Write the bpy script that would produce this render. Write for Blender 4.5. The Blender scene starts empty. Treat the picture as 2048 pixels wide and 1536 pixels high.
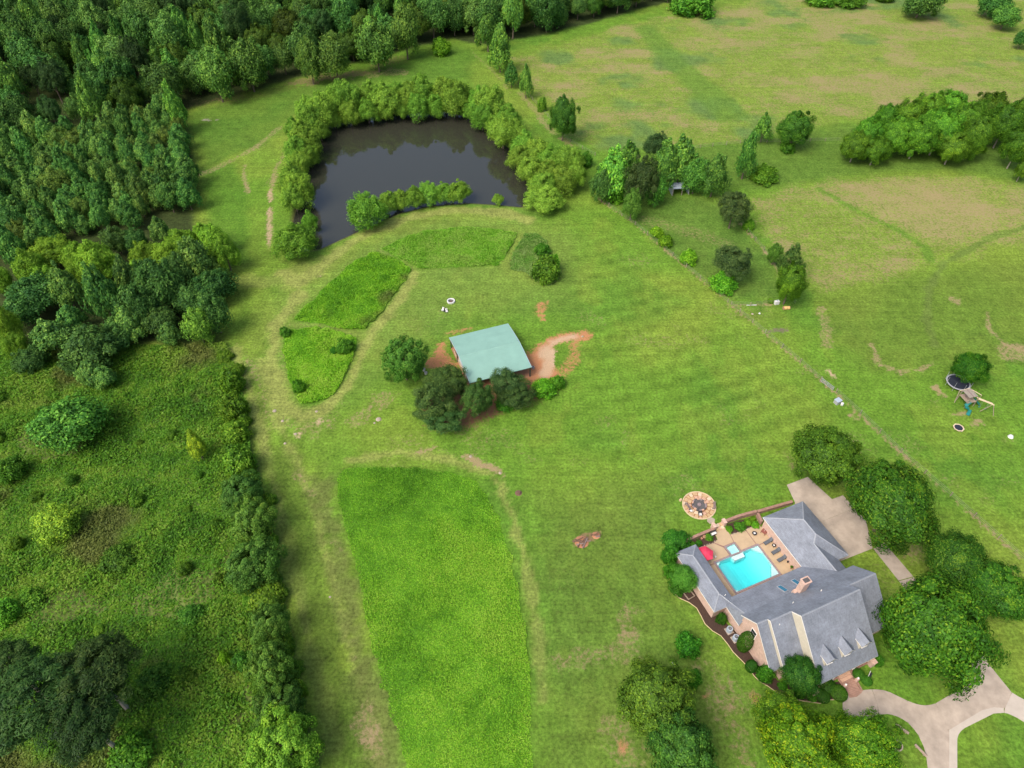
import bpy, bmesh, math, random
import numpy as np
from mathutils import Vector
from mathutils.geometry import tessellate_polygon

random.seed(7)
rng = np.random.default_rng(11)
scene = bpy.context.scene
col = scene.collection

# ------------------------------------------------------------------ camera
CAM_H, PITCH, FPX = 110.0, math.radians(46), 1420.0
cam_data = bpy.data.cameras.new('drone_camera')
cam_data.sensor_width = 36.0
cam_data.lens = FPX / 2048 * 36.0
cam_data.clip_start, cam_data.clip_end = 0.5, 8000
cam = bpy.data.objects.new('drone_camera', cam_data)
col.objects.link(cam)
cam.location = (0, 0, CAM_H)
cam.rotation_euler = (math.radians(90) - PITCH, 0, 0)
scene.camera = cam

# ------------------------------------------------------------------ sky, sun, exposure
SUN_FROM = Vector((-0.66, -0.56, 1.12)).normalized()
elev = math.asin(SUN_FROM.z)
azim = math.atan2(SUN_FROM.x, SUN_FROM.y)
world = bpy.data.worlds.new('World')
scene.world = world
world.use_nodes = True
wn = world.node_tree.nodes
sky = wn.new('ShaderNodeTexSky')
sky.sky_type = 'NISHITA'
sky.sun_disc = False
sky.sun_elevation = elev
sky.sun_rotation = azim % (2 * math.pi)
sky.altitude = 100
sky.air_density = 1.0
sky.dust_density = 6.0
sky.ozone_density = 0.6
wn['Background'].inputs['Strength'].default_value = 0.15
world.node_tree.links.new(sky.outputs[0], wn['Background'].inputs['Color'])
sun_data = bpy.data.lights.new('sun', 'SUN')
sun_data.energy = 1.35
sun_data.angle = math.radians(26)
sun_data.color = (1.0, 0.96, 0.90)
sun = bpy.data.objects.new('sun', sun_data)
col.objects.link(sun)
sun.rotation_euler = (-SUN_FROM).to_track_quat('-Z', 'Y').to_euler()
scene.view_settings.view_transform = 'Standard'
scene.view_settings.look = 'None'
scene.view_settings.exposure = 0.68
scene.view_settings.gamma = 1.0
scene.view_settings.use_curve_mapping = False
scene.cycles.use_denoising = True
scene.cycles.max_bounces = 6
scene.cycles.diffuse_bounces = 3
scene.cycles.transparent_max_bounces = 8
scene.cycles.caustics_reflective = False
scene.cycles.caustics_refractive = False

# ------------------------------------------------------------------ picture geometry -> metres on the ground
_R = np.array([1, 0, 0.0])
_F = np.array([0, math.cos(PITCH), -math.sin(PITCH)])
_U = np.cross(_R, _F)
CAMP = np.array([0, 0, CAM_H])


def at(x, y, z=0.0):
    d = _R * ((x - 1024) / FPX) + _U * ((768 - y) / FPX) + _F
    return CAMP + d * ((z - CAM_H) / d[2])


def gpoly(pts):
    return np.array([at(x, y)[:2] for x, y in pts])


def pix(p):
    q = np.array(p, float) - CAMP
    k = q @ _F
    return 1024 + FPX * (q @ _R) / k, 768 - FPX * (q @ _U) / k


# ------------------------------------------------------------------ noise and polygon maths
def vnoise(x, y, seed=0):
    xi, yi = np.floor(x).astype(np.int64), np.floor(y).astype(np.int64)
    xf, yf = x - xi, y - yi
    xf, yf = xf * xf * (3 - 2 * xf), yf * yf * (3 - 2 * yf)

    def h(a, b):
        n = (a * 374761393 + b * 668265263 + seed * 974711) & 0x7fffffff
        n = ((n ^ (n >> 13)) * 1274126177) & 0x7fffffff
        return ((n ^ (n >> 16)) & 0xffff) / 65535.0
    return (h(xi, yi) * (1 - xf) + h(xi + 1, yi) * xf) * (1 - yf) + (h(xi, yi + 1) * (1 - xf) + h(xi + 1, yi + 1) * xf) * yf


def fbm(x, y, s, seed=0, octv=4):
    t, a, n = 0, 0.5, 0
    for o in range(octv):
        t = t + a * vnoise(x * s * 2 ** o + 17.3 * o, y * s * 2 ** o - 9.1 * o, seed + o)
        n += a
        a *= 0.55
    return t / n


def sstep(a, b, x):
    t = np.clip((x - a) / (b - a), 0, 1)
    return t * t * (3 - 2 * t)


def seg_dist(X, Y, a, b):
    dx, dy = b[0] - a[0], b[1] - a[1]
    t = np.clip(((X - a[0]) * dx + (Y - a[1]) * dy) / max(dx * dx + dy * dy, 1e-9), 0, 1)
    return np.hypot(X - a[0] - t * dx, Y - a[1] - t * dy)


def line_dist(X, Y, P):
    d = np.full(X.shape, 1e9)
    for a, b in zip(P[:-1], P[1:]):
        d = np.minimum(d, seg_dist(X, Y, a, b))
    return d


def inside(X, Y, P):
    r = np.zeros(X.shape, bool)
    n = len(P)
    for i in range(n):
        x1, y1 = P[i]
        x2, y2 = P[(i + 1) % n]
        if y1 == y2:
            continue
        c = ((y1 > Y) != (y2 > Y)) & (X < (x2 - x1) * (Y - y1) / (y2 - y1) + x1)
        r ^= c
    return r


def sdist(X, Y, P):
    """distance to the outline of P, negative inside"""
    d = line_dist(X, Y, np.vstack([P, P[:1]]))
    return np.where(inside(X, Y, P), -d, d)


# ------------------------------------------------------------------ object helpers
def tag(o, label=None, cat=None, group=None, kind=None):
    if label:
        o['label'] = label
    if cat:
        o['category'] = cat
    if group:
        o['group'] = group
    if kind:
        o['kind'] = kind
    return o


def empty(name, loc=(0, 0, 0), rz=0.0, parent=None):
    o = bpy.data.objects.new(name, None)
    o.empty_display_size = 0.3
    o.location, o.rotation_euler = loc, (0, 0, rz)
    o.parent = parent
    col.objects.link(o)
    return o


def link_mesh(name, me, parent=None):
    o = bpy.data.objects.new(name, me)
    o.parent = parent
    col.objects.link(o)
    return o


class MB:
    """collects shapes for ONE mesh object"""

    def __init__(self):
        self.v, self.f, self.mi = [], [], []

    def poly(self, pts, m=0):
        n = len(self.v)
        self.v += [tuple(p) for p in pts]
        self.f.append(tuple(range(n, n + len(pts))))
        self.mi.append(m)
        return self

    def box(self, c, s, rz=0.0, m=0):
        hx, hy, hz = s[0] / 2, s[1] / 2, s[2] / 2
        ca, sa = math.cos(rz), math.sin(rz)
        n = len(self.v)
        for z in (-hz, hz):
            for x, y in ((-hx, -hy), (hx, -hy), (hx, hy), (-hx, hy)):
                self.v.append((c[0] + x * ca - y * sa, c[1] + x * sa + y * ca, c[2] + z))
        for q in ((3, 2, 1, 0), (4, 5, 6, 7), (0, 1, 5, 4), (1, 2, 6, 5), (2, 3, 7, 6), (3, 0, 4, 7)):
            self.f.append(tuple(n + i for i in q))
            self.mi.append(m)
        return self

    def tube(self, pts, rad, sides=6, m=0, cap=True):
        pts = [Vector(p) for p in pts]
        rad = rad if isinstance(rad, (list, tuple)) else [rad] * len(pts)
        rings = []
        for i, p in enumerate(pts):
            d = (pts[min(i + 1, len(pts) - 1)] - pts[max(i - 1, 0)]).normalized()
            s = d.cross(Vector((0, 0, 1)) if abs(d.z) < 0.95 else Vector((1, 0, 0))).normalized()
            t = s.cross(d)
            n = len(self.v)
            for k in range(sides):
                a = 2 * math.pi * k / sides
                self.v.append(tuple(p + (s * math.cos(a) + t * math.sin(a)) * rad[i]))
            rings.append(n)
        for a, b in zip(rings[:-1], rings[1:]):
            for k in range(sides):
                k2 = (k + 1) % sides
                self.f.append((a + k, b + k, b + k2, a + k2))
                self.mi.append(m)
        if cap:
            self.f.append(tuple(rings[0] + k for k in range(sides)))
            self.f.append(tuple(rings[-1] + k for k in reversed(range(sides))))
            self.mi += [m, m]
        return self

    def prism(self, pts, z0, z1, m=0, mside=None):
        """a flat outline (ccw, xy) pulled up from z0 to z1"""
        n = len(self.v)
        k = len(pts)
        self.v += [(p[0], p[1], z0) for p in pts] + [(p[0], p[1], z1) for p in pts]
        ms = m if mside is None else mside
        for tri in tessellate_polygon([[Vector((p[0], p[1], 0)) for p in pts]]):
            a, b, c = [Vector((pts[i][0], pts[i][1], 0)) for i in tri]
            t = tri if (b - a).cross(c - a).z > 0 else tri[::-1]
            self.f.append(tuple(n + k + i for i in t))
            self.mi.append(m)
            self.f.append(tuple(n + i for i in t[::-1]))
            self.mi.append(ms)
        for i in range(k):
            j = (i + 1) % k
            self.f.append((n + i, n + j, n + k + j, n + k + i))
            self.mi.append(ms)
        return self

    def slab(self, pts, th, m=0, mside=0):
        """a 3-D polygon given depth straight down"""
        n = len(self.v)
        k = len(pts)
        a = Vector((0, 0, 0))
        for i in range(k):
            p, q = Vector(pts[i]), Vector(pts[(i + 1) % k])
            a += p.cross(q)
        if a.z < 0:
            pts = pts[::-1]
        self.v += [tuple(p) for p in pts] + [(p[0], p[1], p[2] - th) for p in pts]
        self.f.append(tuple(range(n, n + k)))
        self.mi.append(m)
        self.f.append(tuple(range(n + 2 * k - 1, n + k - 1, -1)))
        self.mi.append(mside)
        for i in range(k):
            j = (i + 1) % k
            self.f.append((n + j, n + i, n + k + i, n + k + j))
            self.mi.append(mside)
        return self

    def wall(self, pts, off, m=0):
        """a 3-D polygon pulled along off: gable walls and the like"""
        n, k = len(self.v), len(pts)
        off = Vector(off)
        self.v += [tuple(p) for p in pts] + [tuple(Vector(p) + off) for p in pts]
        self.f += [tuple(range(n, n + k)), tuple(range(n + 2 * k - 1, n + k - 1, -1))]
        self.mi += [m, m]
        for i in range(k):
            j = (i + 1) % k
            self.f.append((n + j, n + i, n + k + i, n + k + j))
            self.mi.append(m)
        return self

    def lathe(self, c, prof, sides=16, m=0):
        """rings of (radius, height) about the upright through c"""
        rings = []
        for r, z in prof:
            rings.append(len(self.v))
            for k in range(sides):
                a = 2 * math.pi * k / sides
                self.v.append((c[0] + r * math.cos(a), c[1] + r * math.sin(a), c[2] + z))
        for a, b in zip(rings[:-1], rings[1:]):
            for k in range(sides):
                k2 = (k + 1) % sides
                self.f.append((a + k, a + k2, b + k2, b + k))
                self.mi.append(m)
        return self

    def mesh(self, name, mats):
        me = bpy.data.meshes.new(name)
        me.from_pydata(self.v, [], self.f)
        mats = mats if isinstance(mats, (list, tuple)) else [mats]
        for q in mats:
            me.materials.append(q)
        if len(mats) > 1:
            me.polygons.foreach_set('material_index', self.mi)
        bm = bmesh.new()
        bm.from_mesh(me)
        bmesh.ops.recalc_face_normals(bm, faces=bm.faces)
        bm.to_mesh(me)
        bm.free()
        me.update()
        return me

    def build(self, name, mats, parent=None):
        return link_mesh(name, self.mesh(name, mats), parent)


def np_mesh(name, V, quads, mat, cols=None, smooth=False):
    me = bpy.data.meshes.new(name)
    nf = len(quads)
    me.vertices.add(len(V))
    me.vertices.foreach_set('co', np.ascontiguousarray(V, np.float32).ravel())
    me.loops.add(nf * 4)
    me.loops.foreach_set('vertex_index', np.ascontiguousarray(quads, np.int32).ravel())
    me.polygons.add(nf)
    me.polygons.foreach_set('loop_start', np.arange(0, nf * 4, 4, dtype=np.int32))
    me.polygons.foreach_set('loop_total', np.full(nf, 4, np.int32))
    if cols is not None:
        a = me.attributes.new('Col', 'FLOAT_COLOR', 'POINT')
        c = np.ones((len(V), 4), np.float32)
        c[:, :3] = cols
        a.data.foreach_set('color', c.ravel())
    me.materials.append(mat)
    me.update(calc_edges=True)
    if smooth:
        me.polygons.foreach_set('use_smooth', np.ones(nf, bool))
    return me


# ------------------------------------------------------------------ materials
def new_mat(name):
    m = bpy.data.materials.new(name)
    m.use_nodes = True
    nt = m.node_tree
    b = nt.nodes['Principled BSDF']
    return m, nt, b


def nd(nt, t, **kw):
    n = nt.nodes.new(t)
    for k, v in kw.items():
        if k in n.inputs:
            n.inputs[k].default_value = v
        else:
            setattr(n, k, v)
    return n


def simple(name, c, rough=0.7, var=0.15, scale=3.0, metal=0.0, bump=0.0, fine=None):
    m, nt, b = new_mat(name)
    tc = nd(nt, 'ShaderNodeTexCoord')
    no = nd(nt, 'ShaderNodeTexNoise', Scale=scale, Detail=6.0, Roughness=0.65)
    nt.links.new(tc.outputs['Object'], no.inputs['Vector'])
    mr = nd(nt, 'ShaderNodeMapRange')
    mr.inputs['From Min'].default_value, mr.inputs['From Max'].default_value = 0.25, 0.75
    mr.inputs['To Min'].default_value, mr.inputs['To Max'].default_value = 1 - var, 1 + var
    nt.links.new(no.outputs['Fac'], mr.inputs['Value'])
    mx = nd(nt, 'ShaderNodeMix', data_type='RGBA', blend_type='MULTIPLY')
    mx.inputs[0].default_value = 1.0
    mx.inputs[6].default_value = (*c, 1)
    nt.links.new(mr.outputs[0], mx.inputs[7])
    nt.links.new(mx.outputs[2], b.inputs['Base Color'])
    b.inputs['Roughness'].default_value = rough
    b.inputs['Metallic'].default_value = metal
    if bump:
        bp = nd(nt, 'ShaderNodeBump', Strength=bump, Distance=0.03)
        n2 = nd(nt, 'ShaderNodeTexNoise', Scale=scale * 8, Detail=3.0)
        nt.links.new(tc.outputs['Object'], n2.inputs['Vector'])
        nt.links.new(n2.outputs['Fac'], bp.inputs['Height'])
        nt.links.new(bp.outputs[0], b.inputs['Normal'])
    return m


def leaf_material():
    m, nt, b = new_mat('foliage')
    nt.nodes.remove(b)
    out = nt.nodes['Material Output']
    at_ = nd(nt, 'ShaderNodeAttribute', attribute_name='Col')
    oi = nd(nt, 'ShaderNodeObjectInfo')
    mx = nd(nt, 'ShaderNodeMix', data_type='RGBA', blend_type='MULTIPLY')
    mx.inputs[0].default_value = 1.0
    nt.links.new(at_.outputs['Color'], mx.inputs[6])
    nt.links.new(oi.outputs['Color'], mx.inputs[7])
    hs = nd(nt, 'ShaderNodeHueSaturation')
    r1 = nd(nt, 'ShaderNodeMapRange')
    r1.inputs['To Min'].default_value, r1.inputs['To Max'].default_value = 0.485, 0.512
    r2 = nd(nt, 'ShaderNodeMapRange')
    r2.inputs['To Min'].default_value, r2.inputs['To Max'].default_value = 0.8, 1.2
    mo = nd(nt, 'ShaderNodeMath', operation='FRACT')
    mu = nd(nt, 'ShaderNodeMath', operation='MULTIPLY')
    mu.inputs[1].default_value = 7.31
    nt.links.new(oi.outputs['Random'], r1.inputs['Value'])
    nt.links.new(oi.outputs['Random'], mu.inputs[0])
    nt.links.new(mu.outputs[0], mo.inputs[0])
    nt.links.new(mo.outputs[0], r2.inputs['Value'])
    nt.links.new(mx.outputs[2], hs.inputs['Color'])
    nt.links.new(r1.outputs[0], hs.inputs['Hue'])
    nt.links.new(r2.outputs[0], hs.inputs['Value'])
    d = nd(nt, 'ShaderNodeBsdfDiffuse')
    t = nd(nt, 'ShaderNodeBsdfTranslucent')
    g = nd(nt, 'ShaderNodeBsdfGlossy', Roughness=0.45)
    g.inputs['Color'].default_value = (0.9, 0.95, 1.0, 1)
    s1 = nd(nt, 'ShaderNodeMixShader')
    s1.inputs[0].default_value = 0.22
    s2 = nd(nt, 'ShaderNodeMixShader')
    s2.inputs[0].default_value = 0.006
    nt.links.new(hs.outputs[0], d.inputs['Color'])
    nt.links.new(hs.outputs[0], t.inputs['Color'])
    nt.links.new(d.outputs[0], s1.inputs[1])
    nt.links.new(t.outputs[0], s1.inputs[2])
    nt.links.new(s1.outputs[0], s2.inputs[1])
    nt.links.new(g.outputs[0], s2.inputs[2])
    nt.links.new(s2.outputs[0], out.inputs['Surface'])
    return m


LEAF = leaf_material()


def ground_material():
    m, nt, b = new_mat('ground_grass')
    at_ = nd(nt, 'ShaderNodeAttribute', attribute_name='Col')
    geo = nd(nt, 'ShaderNodeNewGeometry')

    def noise(scale, det, lo, hi, stretch=None):
        n = nd(nt, 'ShaderNodeTexNoise', Scale=scale, Detail=det, Roughness=0.7)
        if stretch:
            mp = nd(nt, 'ShaderNodeMapping')
            if stretch == 'mow':
                mp.inputs['Rotation'].default_value = (0, 0, math.radians(-24))
                mp.inputs['Scale'].default_value = (0.035, 0.85, 1)
            else:
                mp.inputs['Rotation'].default_value = (0, 0, 0.6)
                mp.inputs['Scale'].default_value = stretch
            nt.links.new(geo.outputs['Position'], mp.inputs['Vector'])
            nt.links.new(mp.outputs[0], n.inputs['Vector'])
        else:
            nt.links.new(geo.outputs['Position'], n.inputs['Vector'])
        r = nd(nt, 'ShaderNodeMapRange')
        r.inputs['From Min'].default_value, r.inputs['From Max'].default_value = 0.3, 0.7
        r.inputs['To Min'].default_value, r.inputs['To Max'].default_value = lo, hi
        nt.links.new(n.outputs['Fac'], r.inputs['Value'])
        return r, n
    cur = at_.outputs['Color']
    for sc, det, lo, hi, st in ((1.9, 5.0, 0.52, 1.50, None), (0.5, 6.0, 0.74, 1.28, (1, 0.7, 1)), (0.11, 3.0, 0.9, 1.12, None), (1.0, 3.0, 0.86, 1.14, 'mow')):
        r, n = noise(sc, det, lo, hi, st)
        mx = nd(nt, 'ShaderNodeMix', data_type='RGBA', blend_type='MULTIPLY')
        mx.inputs[0].default_value = 1.0
        nt.links.new(cur, mx.inputs[6])
        nt.links.new(r.outputs[0], mx.inputs[7])
        cur = mx.outputs[2]
    # a straw tint that comes and goes
    r, n = noise(0.9, 6.0, 0.0, 0.20, None)
    r.inputs['From Min'].default_value, r.inputs['From Max'].default_value = 0.5, 0.8
    mx = nd(nt, 'ShaderNodeMix', data_type='RGBA')
    mx.inputs[7].default_value = (0.17, 0.17, 0.055, 1)
    nt.links.new(r.outputs[0], mx.inputs[0])
    nt.links.new(cur, mx.inputs[6])
    grass = mx.outputs[2]
    # worn ground shows between the tufts: the Bare layer's alpha against two noises
    ba = nd(nt, 'ShaderNodeAttribute', attribute_name='Bare')
    n1 = nd(nt, 'ShaderNodeTexNoise', Scale=1.3, Detail=7.0, Roughness=0.78)
    nt.links.new(geo.outputs['Position'], n1.inputs['Vector'])
    ma = nd(nt, 'ShaderNodeMath', operation='MULTIPLY_ADD')
    ma.inputs[1].default_value, ma.inputs[2].default_value = 2.6, -1.3
    nt.links.new(n1.outputs['Fac'], ma.inputs[0])
    ad = nd(nt, 'ShaderNodeMath', operation='ADD')
    nt.links.new(ma.outputs[0], ad.inputs[0])
    nt.links.new(ba.outputs['Alpha'], ad.inputs[1])
    mr = nd(nt, 'ShaderNodeMapRange', interpolation_type='SMOOTHSTEP')
    mr.inputs['From Min'].default_value, mr.inputs['From Max'].default_value = 0.18, 0.82
    nt.links.new(ad.outputs[0], mr.inputs['Value'])
    mm = nd(nt, 'ShaderNodeMath', operation='MULTIPLY')
    sa = nd(nt, 'ShaderNodeMath', operation='MULTIPLY', use_clamp=True)
    sa.inputs[1].default_value = 6.0
    nt.links.new(ba.outputs['Alpha'], sa.inputs[0])
    nt.links.new(mr.outputs[0], mm.inputs[0])
    nt.links.new(sa.outputs[0], mm.inputs[1])
    r5, _ = noise(4.0, 4.0, 0.75, 1.25)
    mb = nd(nt, 'ShaderNodeMix', data_type='RGBA', blend_type='MULTIPLY')
    mb.inputs[0].default_value = 1.0
    nt.links.new(ba.outputs['Color'], mb.inputs[6])
    nt.links.new(r5.outputs[0], mb.inputs[7])
    mc = nd(nt, 'ShaderNodeMix', data_type='RGBA')
    nt.links.new(mm.outputs[0], mc.inputs[0])
    nt.links.new(grass, mc.inputs[6])
    nt.links.new(mb.outputs[2], mc.inputs[7])
    nt.links.new(mc.outputs[2], b.inputs['Base Color'])
    b.inputs['Roughness'].default_value = 0.95
    b.inputs['Specular IOR Level'].default_value = 0.1
    bp = nd(nt, 'ShaderNodeBump', Strength=0.6, Distance=0.15)
    n3 = nd(nt, 'ShaderNodeTexNoise', Scale=2.2, Detail=6.0, Roughness=0.75)
    nt.links.new(geo.outputs['Position'], n3.inputs['Vector'])
    nt.links.new(n3.outputs['Fac'], bp.inputs['Height'])
    nt.links.new(bp.outputs[0], b.inputs['Normal'])
    return m


def shingle_material():
    m, nt, b = new_mat('grey_shingles')
    tc = nd(nt, 'ShaderNodeTexCoord')
    cur = None
    for sc, st, lo, hi in ((1.0, (5.0, 1.2, 2.0), 0.82, 1.2), (1.0, (1.0, 5.0, 6.0), 0.88, 1.12), (0.35, (1, 1, 1), 0.78, 1.2)):
        mp = nd(nt, 'ShaderNodeMapping')
        mp.inputs['Scale'].default_value = st
        n = nd(nt, 'ShaderNodeTexNoise', Scale=sc, Detail=5.0, Roughness=0.7)
        nt.links.new(tc.outputs['Object'], mp.inputs['Vector'])
        nt.links.new(mp.outputs[0], n.inputs['Vector'])
        r = nd(nt, 'ShaderNodeMapRange')
        r.inputs['From Min'].default_value, r.inputs['From Max'].default_value = 0.3, 0.7
        r.inputs['To Min'].default_value, r.inputs['To Max'].default_value = lo, hi
        nt.links.new(n.outputs['Fac'], r.inputs['Value'])
        mx = nd(nt, 'ShaderNodeMix', data_type='RGBA', blend_type='MULTIPLY')
        mx.inputs[0].default_value = 1.0
        if cur is None:
            mx.inputs[6].default_value = (0.185, 0.205, 0.24, 1)
        else:
            nt.links.new(cur, mx.inputs[6])
        nt.links.new(r.outputs[0], mx.inputs[7])
        cur = mx.outputs[2]
    nt.links.new(cur, b.inputs['Base Color'])
    b.inputs['Roughness'].default_value = 0.85
    b.inputs['Specular IOR Level'].default_value = 0.3
    w = nd(nt, 'ShaderNodeTexWave', Scale=2.4, Distortion=0.6, bands_direction='Z')
    nt.links.new(tc.outputs['Object'], w.inputs['Vector'])
    bp = nd(nt, 'ShaderNodeBump', Strength=0.35, Distance=0.03)
    nt.links.new(w.outputs['Fac'], bp.inputs['Height'])
    nt.links.new(bp.outputs[0], b.inputs['Normal'])
    return m


def brick_material(name, c1, c2, mortar):
    m, nt, b = new_mat(name)
    tc = nd(nt, 'ShaderNodeTexCoord')
    br = nd(nt, 'ShaderNodeTexBrick', Scale=4.0)
    br.inputs['Color1'].default_value = (*c1, 1)
    br.inputs['Color2'].default_value = (*c2, 1)
    br.inputs['Mortar'].default_value = (*mortar, 1)
    mp = nd(nt, 'ShaderNodeMapping')
    mp.inputs['Rotation'].default_value = (math.radians(90), 0, 0)
    sep = nd(nt, 'ShaderNodeSeparateXYZ')
    cmb = nd(nt, 'ShaderNodeCombineXYZ')
    ad = nd(nt, 'ShaderNodeMath', operation='ADD')
    nt.links.new(tc.outputs['Object'], sep.inputs[0])
    nt.links.new(sep.outputs['X'], ad.inputs[0])
    nt.links.new(sep.outputs['Y'], ad.inputs[1])
    nt.links.new(ad.outputs[0], cmb.inputs['X'])
    nt.links.new(sep.outputs['Z'], cmb.inputs['Y'])
    nt.links.new(cmb.outputs[0], br.inputs['Vector'])
    n = nd(nt, 'ShaderNodeTexNoise', Scale=1.6, Detail=6.0, Roughness=0.7)
    nt.links.new(tc.outputs['Object'], n.inputs['Vector'])
    r = nd(nt, 'ShaderNodeMapRange')
    r.inputs['From Min'].default_value, r.inputs['From Max'].default_value = 0.3, 0.7
    r.inputs['To Min'].default_value, r.inputs['To Max'].default_value = 0.8, 1.18
    nt.links.new(n.outputs['Fac'], r.inputs['Value'])
    mx = nd(nt, 'ShaderNodeMix', data_type='RGBA', blend_type='MULTIPLY')
    mx.inputs[0].default_value = 1.0
    nt.links.new(br.outputs['Color'], mx.inputs[6])
    nt.links.new(r.outputs[0], mx.inputs[7])
    nt.links.new(mx.outputs[2], b.inputs['Base Color'])
    b.inputs['Roughness'].default_value = 0.9
    return m


def water_material(name, deep, rough, tint=None, ripple=0.05, scale=0.8, absorb=None):
    m, nt, b = new_mat(name)
    geo = nd(nt, 'ShaderNodeNewGeometry')
    n = nd(nt, 'ShaderNodeTexNoise', Scale=scale, Detail=3.0)
    nt.links.new(geo.outputs['Position'], n.inputs['Vector'])
    bp = nd(nt, 'ShaderNodeBump', Strength=ripple, Distance=0.1)
    nt.links.new(n.outputs['Fac'], bp.inputs['Height'])
    if tint is None:
        b.inputs['Base Color'].default_value = (*deep, 1)
        b.inputs['Roughness'].default_value = rough
        b.inputs['IOR'].default_value = 1.62
        nt.links.new(bp.outputs[0], b.inputs['Normal'])
    else:
        nt.nodes.remove(b)
        tr = nd(nt, 'ShaderNodeBsdfTransparent')
        tr.inputs['Color'].default_value = (*tint, 1)
        gl = nd(nt, 'ShaderNodeBsdfGlossy', Roughness=rough)
        fr = nd(nt, 'ShaderNodeFresnel', IOR=1.33)
        ms = nd(nt, 'ShaderNodeMixShader')
        nt.links.new(bp.outputs[0], gl.inputs['Normal'])
        nt.links.new(bp.outputs[0], fr.inputs['Normal'])
        nt.links.new(fr.outputs[0], ms.inputs[0])
        nt.links.new(tr.outputs[0], ms.inputs[1])
        nt.links.new(gl.outputs[0], ms.inputs[2])
        nt.links.new(ms.outputs[0], nt.nodes['Material Output'].inputs['Surface'])
        if absorb:
            va = nd(nt, 'ShaderNodeVolumeAbsorption', Density=absorb[1])
            va.inputs['Color'].default_value = (*absorb[0], 1)
            nt.links.new(va.outputs[0], nt.nodes['Material Output'].inputs['Volume'])
    return m


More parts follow.
